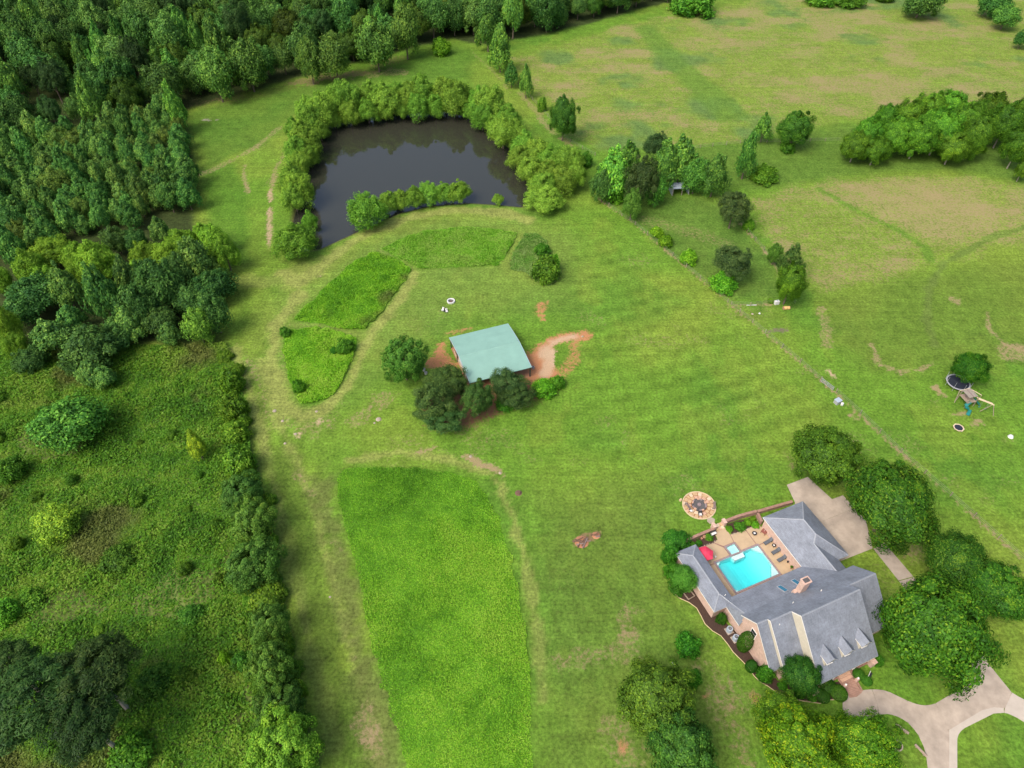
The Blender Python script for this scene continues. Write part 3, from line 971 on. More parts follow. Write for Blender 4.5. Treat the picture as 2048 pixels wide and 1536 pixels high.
CR = {}
CR['maple'] = [crown_mesh('maple_crown', sh_round, 120, 420, 0.030, (0.16, 0.27), MAPLE, loose=(0.5, 1.12), outw=1.5, up=0.1) for _ in range(3)]
CR['oak'] = [crown_mesh('oak_crown', sh_round, 110, 380, 0.033, (0.16, 0.27), OAK, loose=(0.5, 1.12), outw=1.4, up=0.1) for _ in range(3)]
CR['woods'] = [crown_mesh('woods_crown', sh_round, 64, 230, 0.052, (0.19, 0.35), WOODS, low=-0.95) for _ in range(5)]
CR['gum'] = [crown_mesh('gum_crown', sh_cone, 64, 170, 0.062, (0.18, 0.32), GUM, low=-0.97) for _ in range(5)]
CR['willow'] = [crown_mesh('willow_crown', sh_dome, 62, 300, 0.060, (0.18, 0.34), WILLOW, asp=0.26, droop=0.3, low=-0.95) for _ in range(4)]
CR['pine'] = [crown_mesh('pine_crown', sh_round, 70, 330, 0.050, (0.15, 0.27), PINE, asp=0.25, up=0.7, flat=0.75) for _ in range(3)]
CR['holly'] = [crown_mesh('holly_crown', sh_round, 110, 260, 0.034, (0.13, 0.22), HOLLY, low=-0.95, loose=(0.6, 1.08), outw=1.0) for _ in range(2)]
CR['shrub'] = [crown_mesh('shrub_crown', sh_dome, 36, 170, 0.078, (0.22, 0.40), SHRUB, low=-0.7) for _ in range(4)]
CR['cedar'] = [crown_mesh('cedar_crown', sh_narrow, 60, 130, 0.060, (0.18, 0.30), PINE, asp=0.4, low=-0.98)]


def clipped_mesh(n=5200):
    d = rng.normal(size=(n, 3))
    d /= np.linalg.norm(d, axis=1)[:, None]
    p = d * rng.uniform(0.93, 1.02, (n, 1))
    nn = d + rng.normal(scale=0.35, size=d.shape)
    nn /= np.linalg.norm(nn, axis=1)[:, None]
    c = np.array(BOX)[rng.integers(0, 3, n)]
    V, Q, CC = cards(p, nn, np.full(n, 0.055), 0.7, c)
    return np_mesh('clipped_crown', V, Q, LEAF, CC)


CR['clipped'] = [clipped_mesh()]


def trunk_mesh(name, mat, seed, limbs=6):
    """a tapered trunk one unit high with limbs reaching into the crown"""
    r = random.Random(seed)
    m = MB()
    pts = [(0, 0, -0.02), (0.01 * r.uniform(-1, 1), 0.01, 0.3), (0.02 * r.uniform(-1, 1), 0.02 * r.uniform(-1, 1), 0.65), (0, 0, 1.0)]
    m.tube(pts, [0.045, 0.033, 0.024, 0.008], 7)
    for i in range(limbs):
        a = i * 2.4 + r.uniform(-0.3, 0.3)
        z = 0.42 + 0.09 * i * 6 / limbs
        L = 0.30 * (1 - i / (limbs * 1.6))
        m.tube([(0, 0, z), (math.cos(a) * L * 0.5, math.sin(a) * L * 0.5, z + 0.10), (math.cos(a) * L, math.sin(a) * L, z + 0.24)], [0.018, 0.012, 0.004], 5)
    return m.mesh(name, mat)


TR = [trunk_mesh('tree_trunk', M['bark'], k) for k in range(3)]
TRP = [trunk_mesh('pale_trunk', M['paling'], k + 9) for k in range(2)]
TREE_NAME = dict(maple='maple_tree', oak='oak_tree', woods='broadleaf_tree', gum='young_tree', willow='willow_tree', pine='pine_tree', holly='evergreen_tree', cedar='cedar_tree', shrub='shrub', clipped='clipped_shrub')
_cnt = [0]


def plant(kind, x, y, a, b, clear, label, group=None, tint=(1, 1, 1), lean=(0, 0), pale=False):
    """a tree (> crown, trunk) or a shrub standing at x, y: half-width a, crown half-height b, crown lifted clear off the ground"""
    _cnt[0] += 1
    k = _cnt[0]
    rz = (k * 2.399) % 6.283
    cm = CR[kind][k % len(CR[kind])]
    if kind in ('shrub', 'clipped'):
        o = link_mesh(TREE_NAME[kind], cm)
        zc = b * (0.62 if kind == 'shrub' else 0.8) + clear
        o.location, o.scale, o.rotation_euler = (x, y, zc), (a, a, b), (0, 0, rz)
        o.color = (*tint, 1)
        return tag(o, label, 'shrub', group)
    root = empty(TREE_NAME[kind], (x, y, 0), rz)
    tag(root, label, 'tree', group)
    c = link_mesh('crown', cm, root)
    sq = 1 + 0.10 * math.sin(k * 1.7)
    c.location, c.scale = (lean[0], lean[1], b + clear), (a * sq, a / sq, b)
    c.color = (*tint, 1)
    t = link_mesh('trunk', (TRP if pale else TR)[k % 2], root)
    h = clear + b * 1.25
    w = max(h * 0.62, a * 1.1)
    t.scale = (w, w, h)
    return root


def place(kind, cx, cy, w, h, label, group=None, clear=None, tint=(1, 1, 1), pale=False):
    """the same from the place and size the crown has in the photograph; gives metres on the ground"""
    if kind in ('maple', 'oak'):
        w, h = w * 0.94, h * 0.94
    hc = 3.0
    for _ in range(5):
        p = at(cx, cy, hc)
        q = p - CAMP
        s = FPX / (q @ _F)
        sd = -q[2] / np.linalg.norm(q)
        cd = math.sqrt(1 - sd * sd)
        a = w / 2 / s
        hv = h / 2 / s
        b = math.sqrt(max((hv * hv - (a * sd) ** 2), 0)) / cd
        b = min(max(b, {'maple': 0.78, 'oak': 0.78, 'holly': 0.9, 'woods': 0.8}.get(kind, 0.6) * a), 2.6 * a)
        cl = clear if clear is not None else (0.0 if kind in ('shrub', 'clipped') else 0.22 * b)
        hc = b + cl if kind not in ('shrub', 'clipped') else b * 0.6 + cl
    return plant(kind, p[0], p[1], a, b, cl, label, group, tint, pale=pale)


ORD = ('first second third fourth fifth sixth seventh eighth ninth tenth eleventh twelfth thirteenth fourteenth fifteenth sixteenth seventeenth eighteenth nineteenth twentieth '
       'twenty-first twenty-second twenty-third twenty-fourth twenty-fifth twenty-sixth twenty-seventh twenty-eighth twenty-ninth thirtieth thirty-first thirty-second').split()


def by_x(rows):
    """each row with its place in the order from left to right"""
    rank = {id(r): i for i, r in enumerate(sorted(rows, key=lambda r: r[0]))}
    return [(ORD[rank[id(r)]], r) for r in rows]


def poisson(P, dmin, jitter=0):
    lo, hi = P.min(0), P.max(0)
    out, cell = [], {}
    n = int((hi - lo).prod() / dmin ** 2 * 14)
    pts = rng.uniform(lo, hi, (n, 2))
    ok = inside(pts[:, 0], pts[:, 1], P)
    for p in pts[ok]:
        k = (int(p[0] // dmin), int(p[1] // dmin))
        if all((p[0] - q[0]) ** 2 + (p[1] - q[1]) ** 2 > dmin * dmin for i in (-1, 0, 1) for j in (-1, 0, 1) for q in cell.get((k[0] + i, k[1] + j), ())):
            cell.setdefault(k, []).append(p)
            out.append(p)
    return out


def in_view(x, y, h, m=90):
    a, b = pix((x, y, 0)), pix((x, y, h))
    return -m < max(a[0], b[0]) and min(a[0], b[0]) < 2048 + m and max(a[1], b[1]) > -20


# the wood along the top
WOOD = gpoly([(-200, 372), (0, 296), (120, 278), (240, 248), (345, 215), (368, 198), (470, 180), (560, 160), (640, 138), (740, 116), (800, 98), (860, 80), (905, 72), (960, 82), (1020, 84),
              (1100, 64), (1180, 42), (1270, 22), (1335, 6), (1335, -45), (-200, -45)])
for x, y in poisson(WOOD, 7.0):
    a = random.uniform(3.2, 6.2)
    b = a * random.uniform(1.05, 1.5)
    if in_view(x, y, 2 * b + 3):
        g = random.uniform(0.62, 1.25)
        wm = random.uniform(0.85, 1.25)
        q = random.random()
        if q < 0.17:
            plant('gum', x, y, a * 0.78, b * 1.25, 0.8, 'tall narrow bright green tree in the wood along the top', 'narrow trees in the wood along the top', (g * 1.15, g * 1.2, g))
        elif q < 0.26:
            plant('pine', x, y, a * 0.85, b * 0.95, 4.0, 'dark needle leaved pine standing among the wood along the top', 'pines in the wood along the top', (g * .8, g * .9, g * .8))
        elif q < 0.40:
            plant('oak', x, y, a * 1.2, b * 0.95, 0.8, 'wide spreading dark tree in the wood along the top', 'spreading trees in the wood along the top', (g * wm * .85, g * .8, g * .8))
        else:
            plant('woods', x, y, a, b, random.uniform(0.3, 1.5), 'dark broad tree in the dense wood along the top', 'broadleaf trees of the wood along the top', (g * wm, g, g * 0.95))
for o_, (cx, cy, w, h) in by_x(((810, 64, 62, 92), (752, 92, 80, 90), (668, 112, 66, 84), (618, 122, 46, 78), (495, 130, 80, 95), (430, 150, 70, 95))):
    place('woods', cx, cy, w, h, 'rounded olive tree at the front of the top wood, %s from the left' % o_, 'trees at the front edge of the top wood', tint=(1.35, 1.18, 0.95), clear=1.0)

# the young plantation on the left
PLANT = gpoly([(-160, 540), (-160, 330), (0, 300), (130, 285), (250, 258), (330, 236), (352, 226), (372, 300), (384, 380), (388, 425), (320, 432), (290, 456), (180, 470), (60, 505)])
for x, y in poisson(PLANT, 3.9):
    a = random.uniform(2.1, 3.4)
    b = a * random.uniform(1.15, 1.75)
    if in_view(x, y, 2 * b):
        g = random.uniform(0.78, 1.15)
        if random.random() < 0.1:
            plant('woods', x, y, a * 1.15, b * 0.8, 0.8, 'olive brown rounded tree among the young pointed trees', 'olive trees among the young plantation', (1.35 * g, 1.0 * g, 0.8 * g))
        else:
            plant('gum', x, y, a, b, 0.3, 'young pointed green tree in the close plantation left of the pond', 'young trees of the plantation left of the pond', (g * random.uniform(0.9, 1.15), g, g))
place('gum', 347, 215, 40, 95, 'tall pointed tree at the far corner of the left plantation', tint=(1.35, 1.25, 0.9), clear=0.3)

# the mixed trees between plantation and scrub
G = 'yellow green trees between plantation and scrub'
for o_, (cx, cy, w, h) in by_x(((58, 535, 70, 78), (105, 505, 80, 62), (150, 512, 62, 55), (85, 560, 84, 62), (190, 522, 92, 88), (165, 545, 60, 60), (290, 512, 66, 62), (275, 548, 60, 56), (362, 488, 80, 66),
                     (338, 512, 60, 60), (425, 482, 66, 64), (450, 505, 62, 76), (10, 650, 60, 110), (30, 690, 50, 60), (0, 560, 50, 60), (405, 470, 50, 50))):
    place('willow', cx, cy, w, h, 'feathery yellow green tree below the plantation, %s from the left edge' % o_, G, tint=(1.0, 0.98, 0.75), clear=0.4)
G = 'green trees between plantation and scrub'
for o_, (cx, cy, w, h, g) in by_x(((20, 490, 52, 92, 1), (130, 578, 58, 105, .95), (66, 592, 100, 84, .8), (202, 588, 64, 122, 1), (255, 560, 58, 92, .95), (318, 572, 82, 108, .8), (280, 612, 70, 90, .85), (392, 522, 70, 96, .95),
                        (422, 575, 88, 72, .75), (380, 596, 66, 62, .8), (360, 545, 60, 80, .85), (428, 628, 62, 84, .8), (45, 622, 70, 66, .9), (100, 672, 82, 78, .95), (140, 640, 60, 62, 1), (178, 692, 108, 92, .75),
                        (236, 668, 70, 62, .9), (258, 648, 58, 72, 1.15), (318, 640, 70, 60, .7), (340, 668, 46, 52, 1), (180, 745, 60, 58, .95), (208, 752, 50, 50, 1), (150, 722, 60, 50, .8), (240, 610, 60, 70, .8), (290, 560, 54, 76, .9),
                        (20, 450, 60, 70, .9), (70, 470, 50, 60, .95), (230, 480, 50, 60, .9), (270, 480, 44, 50, .8), (320, 462, 44, 60, 1), (60, 720, 60, 40, .9))):
    place('gum' if g > .93 else 'woods', cx, cy, w, h, ('pointed leafy' if g > .93 else 'rounded dark') + ' green tree in the belt above the scrub, %s from the left edge' % o_, G, tint=(g, g, g), clear=0.3)
place('woods', 395, 655, 56, 76, 'light green rounded bushy tree where the belt meets the mown strip', tint=(1.5, 1.5, 0.9), clear=0.2)

# hedge of bushes between scrub and lawn, from far to near
HEDGE = [(462, 765, 52, 60, 'shrub', (1.05, 1.0, .8), 'yellowish low bush at the far end of the scrub hedge'),
         (466, 818, 58, 66, 'shrub', (1, .95, .8), 'yellow green bush in the scrub hedge beside the weed plot'),
         (470, 868, 60, 60, 'shrub', (1.1, 1.05, .85), 'bright yellow green bush in the hedge above the brown lawn edge'),
         (478, 925, 66, 70, 'shrub', (.95, .95, .85), 'leafy green bush in the hedge just above the dark ones'),
         (482, 985, 84, 62, 'holly', (.8, .95, 1), 'dark blue green spreading bush in the hedge'),
         (503, 1042, 98, 96, 'holly', (1.05, 1.05, .9), 'large round dark green tree in the hedge level with the grass plot'),
         (506, 1128, 112, 100, 'holly', (.95, 1.05, 1), 'wide dark green tree in the hedge below the large round one'),
         (535, 1195, 80, 58, 'shrub', (1, .9, .75), 'low yellow green bush between two dark hedge trees'),
         (540, 1252, 84, 92, 'holly', (.95, 1, .95), 'upright grey green tree in the lower hedge'),
         (545, 1335, 98, 108, 'holly', (1.15, 1.2, 1.1), 'pale grey green round tree in the lower hedge'),
         (560, 1412, 104, 78, 'holly', (.75, .85, .85), 'dark spreading tree in the hedge above the bright round one'),
         (570, 1492, 148, 142, 'holly', (1.6, 1.75, .95), 'large bright green round tree at the bottom of the hedge')]
for cx, cy, w, h, k, t, l in HEDGE:
    place(k, cx, cy, w, h, l, 'bushes and trees of the hedge along the scrub', tint=t, clear=0.0 if k == 'shrub' else 0.1)
for i, (cx, cy, w, h) in enumerate(sorted(((450, 712, 46, 36), (476, 740, 40, 40), (490, 840, 34, 40), (455, 900, 40, 40), (500, 950, 40, 40), (545, 1170, 36, 40), (500, 1200, 44, 40), (575, 1290, 44, 50), (520, 1300, 40, 40), (598, 1380, 46, 60), (515, 1375, 44, 44),
                                    (540, 1000, 40, 40), (545, 1080, 36, 40), (610, 1440, 40, 40)), key=lambda r: r[1])):
    place('shrub', cx, cy, w * .72, h * .72, 'small yellow green filler bush of the scrub hedge, %s from the far end' % ORD[i], 'small filler bushes of the scrub hedge', tint=(.95, .9, .75))

# bushes in the scrub
for cx, cy, w, h, k, t, l in ((135, 848, 128, 104, 'woods', (1.25, 1.25, .8), 'wide dark rounded bush clump alone in the upper scrub'),
                              (112, 1045, 84, 66, 'woods', (2.5, 1.7, .7), 'yellow topped round bush alone in the middle of the scrub'),
                              (392, 890, 34, 66, 'gum', (2.8, 2.0, .8), 'slim lime green sapling alone in the scrub'),
                              (235, 1120, 70, 50, 'shrub', (.7, .8, .9), 'low dark bush in the middle of the scrub'),
                              (380, 1230, 50, 46, 'shrub', (.85, 1, 1.1), 'grey green rounded bush in the lower scrub'),
                              (450, 1318, 26, 34, 'shrub', (1.8, 1.6, .9), 'tiny lime green sapling beside the lower hedge'),
                              (10, 1225, 60, 60, 'shrub', (1.1, 1.2, 1), 'bright leafy bush at the left edge of the scrub'),
                              (20, 940, 60, 60, 'shrub', (.8, .8, .8), 'dark bush at the left edge below the wide clump'),
                              (60, 1200, 60, 40, 'shrub', (.9, .9, .8), 'dull green bush low in the scrub near the pines'),
                              (485, 1322, 40, 40, 'shrub', (.8, .95, 1), 'grey green bush tucked against the pale hedge tree'),
                              (305, 1360, 70, 54, 'shrub', (.6, .65, .7), 'dark bush on the shaded side of the pines'),
                              (260, 1510, 90, 60, 'shrub', (.8, .95, .8), 'broad leafy bush at the bottom edge by the pines')):
    place(k, cx, cy, w, h, l, tint=t, clear=0.0)
for x, y in poisson(SCRUB, 6.2):
    if in_view(x, y, 2) and random.random() < 0.55:
        a = random.uniform(0.6, 1.5)
        g = random.uniform(0.6, 1.1)
        plant('shrub', x, y, a, a * random.uniform(0.6, 0.95), 0, 'small wild bush in the weedy scrub', 'small wild bushes of the scrub', (g, g * 0.95, g * 0.8))

# the dark pines in the lower left corner
for cx, cy, w, h, l, g in ((60, 1395, 190, 150, 'tallest dark pine at the lower left corner with bare trunk', .8), (185, 1352, 170, 120, 'dark pine leaning over the scrub right of the tallest corner pine', .7),
                           (14, 1330, 110, 80, 'dark pine behind the tallest corner pine', .7), (165, 1440, 150, 120, 'darkest green pine in front of the corner pines', .6)):
    place('pine', cx, cy, w, h, l, 'pines at the lower left corner', clear=9.5, tint=(g * .85, g * .95, g * .75), pale=True)

# willows round the pond
far_row = [(588, 395), (586, 360), (598, 330), (592, 300), (606, 275), (588, 258), (620, 240), (640, 222), (612, 215), (662, 206), (690, 200), (715, 198), (742, 192), (768, 200), (792, 190), (818, 196), (842, 186), (866, 192),
           (890, 188), (912, 196), (936, 194), (958, 204), (980, 210), (996, 228), (1016, 240), (1006, 262)]
for i, (cx, cy) in enumerate(far_row):
    w = 56 + 13 * math.sin(i * 2.1)
    place('willow', cx, cy, w, w * 1.03, 'tall willow behind the pond, %s counting from the lower left bank round' % ORD[i], 'willows on the far and left bank of the pond', clear=0.3)
for i, (cx, cy) in enumerate(((618, 312), (622, 290), (640, 262), (668, 240), (700, 228), (735, 222), (770, 224), (805, 220), (835, 214), (870, 212), (905, 214), (940, 220), (965, 235), (990, 250))):
    w = 42 + 9 * math.sin(i * 1.7)
    place('willow', cx, cy, w, w * 1.0, 'low willow at the far water edge, %s from its left end' % ORD[i], 'low willows at the far water edge', clear=0.0, tint=(.85, .9, .85))
for i, (cx, cy, w, h) in enumerate(sorted(((1030, 268, 56, 66), (1048, 292, 60, 70), (1040, 316, 56, 60), (1075, 310, 62, 70), (1062, 340, 60, 66), (1100, 322, 66, 76), (1098, 350, 66, 70), (1130, 330, 60, 76), (1085, 372, 70, 64), (1125, 362, 62, 64), (1150, 350, 50, 70),
                                    (1092, 398, 88, 70), (1150, 318, 44, 50)), key=lambda r: r[1])):
    place('willow', cx, cy, w * .92, h * .86, 'dense willow on the right pond bank, %s from the far end' % ORD[i], 'willows on the right bank of the pond', clear=0.1)
for cx, cy, w, h, l in ((590, 482, 86, 78, 'rounded bright willow alone at the lower left corner of the pond'), (733, 424, 80, 70, 'leafy willow at the left end of the row on the dam'),
                        (918, 384, 50, 46, 'compact willow at the right end of the row on the dam'), (995, 398, 26, 22, 'tiny willow alone on the dam by the water'),
                        (618, 443, 34, 44, 'slim willow leaning over the water behind the lower left willow'), (598, 380, 64, 66, 'broad willow on the left bank just above the lawn track')):
    place('willow', cx, cy, w, h, l, clear=0.0, tint=(.95, 1, .9))
for o_, (cx, cy, w, h) in by_x(((775, 405, 44, 44), (800, 400, 44, 42), (828, 394, 48, 46), (858, 388, 50, 44), (888, 386, 44, 42))):
    place('willow', cx, cy, w, h, 'low willow inside the row on the dam, %s from the left' % o_, 'low willows along the dam', clear=0.0, tint=(.9, .95, .9))

# trees of the fields and fences on the right
FIELD = [
    ('shrub', 883, 97, 40, 38, (1.3, 1.4, .8), 'bright green round bush alone behind the pond'),
    ('gum', 975, 62, 44, 76, (.9, .85, .7), 'olive pointed tree where the wood meets the far field'),
    ('gum', 1000, 98, 50, 86, (1.3, 1.25, .9), 'bright green pointed tree at the corner of the far field'),
    ('gum', 1023, 150, 30, 46, (.8, .9, .8), 'small dark tree below the corner of the far field'),
    ('gum', 1052, 163, 28, 62, (1.1, 1.15, .9), 'slim columnar tree alone at the edge of the hay field'),
    ('shrub', 1084, 212, 20, 30, (1, 1.1, 1), 'small dark bush on the fence left of the round field tree'),
    ('oak', 1127, 236, 62, 84, (.85, .85, .8), 'dark round tree alone at the left edge of the hay field'),
    ('shrub', 1172, 322, 28, 34, (.7, .85, .8), 'dark green bush between the pond willows and the shed grove'),
    ('gum', 1228, 348, 68, 104, (1.45, 1.45, .9), 'bright green pointed tree at the left of the shed grove'),
    ('gum', 1256, 330, 56, 90, (1.2, 1.25, .9), 'light green tree behind the bright one in the shed grove'),
    ('woods', 1206, 372, 48, 66, (.9, 1, .9), 'dark leafy tree at the left end of the shed grove'),
    ('pine', 1284, 362, 64, 96, (.9, .9, .85), 'dark brownish pine in the middle of the shed grove'),
    ('pine', 1312, 292, 48, 54, (1, 1, 1), 'dark pine top rising behind the shed grove'),
    ('gum', 1330, 330, 60, 96, (1, 1.05, .85), 'green tree behind the tin shed'),
    ('gum', 1362, 322, 66, 96, (1.1, 1.1, .85), 'tall light green tree directly above the tin shed'),
    ('woods', 1392, 352, 56, 72, (1.2, 1.3, .9), 'green tree right of the tin shed'),
    ('woods', 1310, 380, 50, 60, (1.3, 1.45, .9), 'pale green tree left of the tin shed'),
    ('gum', 1430, 352, 56, 84, (.85, .95, .8), 'dark green tree at the right end of the shed grove'),
    ('shrub', 1228, 392, 40, 34, (1.1, 1.2, .8), 'low bush at the front of the shed grove'),
    ('willow', 1264, 410, 42, 62, (.55, .66, .85), 'grey green feathery tree on the fence below the shed grove'),
    ('pine', 1468, 416, 70, 72, (1.1, 1.05, 1), 'round dark pine alone between the two paddocks'),
    ('shrub', 1498, 452, 26, 24, (1.1, 1.2, .8), 'small light bush beside the round paddock pine'),
    ('gum', 1495, 312, 40, 90, (.9, .95, .75), 'narrow tree on the cross fence right of the shed grove'),
    ('shrub', 1530, 350, 58, 28, (.8, .95, .75), 'low spreading bush on the cross fence'),
    ('gum', 1528, 256, 36, 54, (1, 1.1, .8), 'small upright tree at the edge of the hay field'),
    ('oak', 1590, 258, 74, 72, (.9, .9, .75), 'loose branching tree on the fence of the hay field'),
    ('shrub', 1575, 296, 30, 26, (.7, .85, .7), 'dark bush at the foot of the loose branching tree'),
    ('shrub', 1312, 465, 30, 26, (1.6, 1.5, .7), 'yellow bush on the long fence, upper of two'),
    ('shrub', 1331, 484, 30, 28, (1.45, 1.4, .7), 'yellow green bush on the long fence, lower of two'),
    ('shrub', 1378, 516, 38, 32, (1.2, 1.3, .7), 'round green bush on the long fence below the yellow ones'),
    ('pine', 1466, 524, 76, 72, (1.05, 1.05, 1), 'spreading dark pine in the small paddock'),
    ('shrub', 1448, 566, 56, 46, (1.1, 1.2, .75), 'leafy bush in front of the spreading paddock pine'),
    ('holly', 1550, 508, 31, 42, (1, 1.1, .9), 'small dark oval tree on the paddock fence'),
    ('cedar', 1582, 522, 50, 72, (.9, 1, .7), 'dark pointed cedar on the paddock fence'),
    ('oak', 1581, 568, 62, 84, (1.2, 1.4, .8), 'bright green tree beside the white tank and yellow drum'),
    ('shrub', 1541, 602, 14, 12, (1.1, 1.2, .8), 'tiny bush left of the white tank'),
    ('maple', 1941, 736, 76, 58, (1, 1.1, .8), 'bright green round tree shading the big trampoline'),
    ('shrub', 1388, 6, 92, 44, (.7, .85, .8), 'large dark rounded thicket alone at the top of the hay field'),
    ('shrub', 1700, 0, 60, 22, (.7, .85, .8), 'dark bush at the top edge right of the thicket'),
    ('shrub', 1640, -4, 60, 20, (.8, .95, .8), 'green bush at the top edge next to the thicket'),
    ('woods', 1845, 2, 76, 34, (.8, .9, .8), 'dark rounded tree at the top edge of the hay field'),
    ('woods', 1990, 8, 60, 50, (.85, .95, .85), 'dark tree at the upper right corner of the hay field'),
    ('woods', 2012, 34, 52, 46, (1.1, 1.15, .9), 'lighter tree below the dark upper right corner tree'),
    ('woods', 2046, 78, 32, 36, (.7, .8, .7), 'dark tree cut by the right edge near the top'),
    ('shrub', 1770, -6, 40, 18, (.8, .95, .8), 'small bush at the top edge left of the dark rounded tree'),
]
for k, cx, cy, w, h, t, l in FIELD:
    place(k, cx, cy, w, h, l, tint=t, clear={'oak': 1.0, 'pine': 1.5, 'maple': 1.2}.get(k, 0.2 if k not in ('shrub',) else 0.0))
for o_, (cx, cy, w, h, t) in by_x(((1712, 292, 66, 62, .8), (1735, 270, 72, 72, 1), (1752, 300, 62, 58, .8), (1772, 242, 66, 66, 1), (1792, 272, 78, 80, 1.05), (1818, 238, 76, 80, 1.1), (1836, 275, 84, 84, .95), (1856, 226, 70, 80, 1.1), (1880, 262, 84, 96, 1),
                        (1900, 216, 76, 70, 1.15), (1905, 295, 70, 66, .85), (1926, 250, 74, 90, 1), (1948, 275, 70, 86, .8), (1985, 222, 78, 72, .6), (2010, 250, 76, 90, .6), (2040, 240, 60, 90, .65), (2036, 296, 60, 80, .75), (2046, 340, 30, 40, .7), (1960, 232, 50, 60, .8))):
    place('oak', cx, cy, w, h, 'loose green tree in the far right grove, %s from its left end' % o_, 'trees of the far right grove', tint=(t * 1.5, t * 1.6, t * 1.0), clear=0.9, pale=True)

# trees by the barn
for k, cx, cy, w, h, t, l in (('holly', 808, 721, 88, 96, (.95, 1, .85), 'dense round dark green tree left of the barn'),
                              ('pine', 893, 762, 84, 74, (1.1, 1.2, .9), 'pine crowding the lower left corner of the barn'),
                              ('pine', 866, 806, 84, 90, (1.05, 1.1, .9), 'large pine left of the row below the barn'),
                              ('pine', 886, 836, 82, 62, (.95, 1.05, .85), 'pine at the lower left end of the row below the barn'),
                              ('pine', 955, 797, 66, 76, (1.15, 1.3, .9), 'pine in the middle of the row below the barn'),
                              ('pine', 1014, 768, 70, 66, (.95, 1, .95), 'pine against the lower eave of the barn'),
                              ('pine', 1034, 792, 72, 54, (.9, 1.05, .85), 'low pine right of the middle of the row'),
                              ('shrub', 1010, 806, 44, 30, (.7, .9, .7), 'bush filling the gap in the pine row'),
                              ('shrub', 1088, 776, 52, 42, (1.1, 1.3, .7), 'bright green bush at the right end of the pine row'),
                              ('shrub', 1114, 766, 34, 32, (.8, 1, .7), 'last small bush of the row below the barn')):
    place(k, cx, cy, w, h, l, 'row of pines and bushes below the barn' if k != 'holly' else None, tint=t, clear={'pine': 0.8, 'holly': 0.3}.get(k, 0))
for cx, cy, w, h, t, l in ((690, 693, 40, 36, (.55, .75, .6), 'dark bush in the corner of the small left weed plot'), (668, 701, 16, 15, (.5, .7, .6), 'tiny dark bush next to the corner bush of the weed plot'),
                           (598, 774, 28, 30, (.8, 1, .6), 'bush at the lower left side of the weed plot'), (570, 664, 22, 22, (.6, .9, .8), 'blue green bush outside the weed plot corner'),
                           (1092, 540, 60, 60, (.9, .85, .8), 'brownish overgrown bush in the weed plot right of the path'), (1075, 545, 24, 26, (.5, .8, .6), 'dark small bush beside the overgrown one'),
                           (1084, 500, 34, 28, (.8, 1, .8), 'leafy bush at the top of the overgrown plot'), (1105, 530, 30, 40, (1.0, 1.4, .8), 'bright bush on the right side of the overgrown plot')):
    place('shrub', cx, cy, w, h, l, tint=t)

# trees round the house
HOUSE_TREES = [
    ('oak', 1655, 912, 148, 124, (1.1, 1.12, .8), 2.0, 'round tree above the concrete pad, farthest of the drive trees'),
    ('maple', 1784, 1008, 186, 156, (.95, .9, .8), 2.5, 'large round tree hanging over the concrete pad'),
    ('maple', 1912, 1120, 128, 84, (.7, .75, .8), 2.0, 'darker round tree behind the huge tree by the drive'),
    ('maple', 1985, 1175, 140, 120, (.85, .9, .8), 2.0, 'round tree at the right edge behind the huge tree'),
    ('maple', 1868, 1262, 226, 224, (.95, 1, .8), 2.2, 'huge full green tree between the house and the drive'),
    ('maple', 1603, 1350, 88, 84, (.5, .68, .8), 1.2, 'dark bushy tree in front of the house eave'),
    ('oak', 1310, 1392, 160, 158, (1.15, 1.1, .85), 2.0, 'large green tree on the lower lawn with glinting leaves'),
    ('oak', 1362, 1495, 150, 150, (.8, .85, .9), 2.0, 'darker tree at the bottom edge below the glinting one'),
    ('maple', 1562, 1430, 106, 96, (1.5, 1.4, 1.0), 1.8, 'tree with pale new leaves in front of the house'),
    ('maple', 1600, 1488, 172, 140, (2.0, 1.4, .6), 2.0, 'yellow green full tree at the bottom edge'),
    ('maple', 1722, 1486, 144, 128, (1.6, 1.25, .7), 2.0, 'yellow green tree beside the drive at the bottom edge'),
    ('willow', 1368, 1154, 54, 54, (.5, .68, .7), 1.2, 'open branching small tree at the left corner of the house'),
]
for k, cx, cy, w, h, t, cl, l in HOUSE_TREES:
    place(k, cx, cy, w, h, l, clear=cl, tint=t)
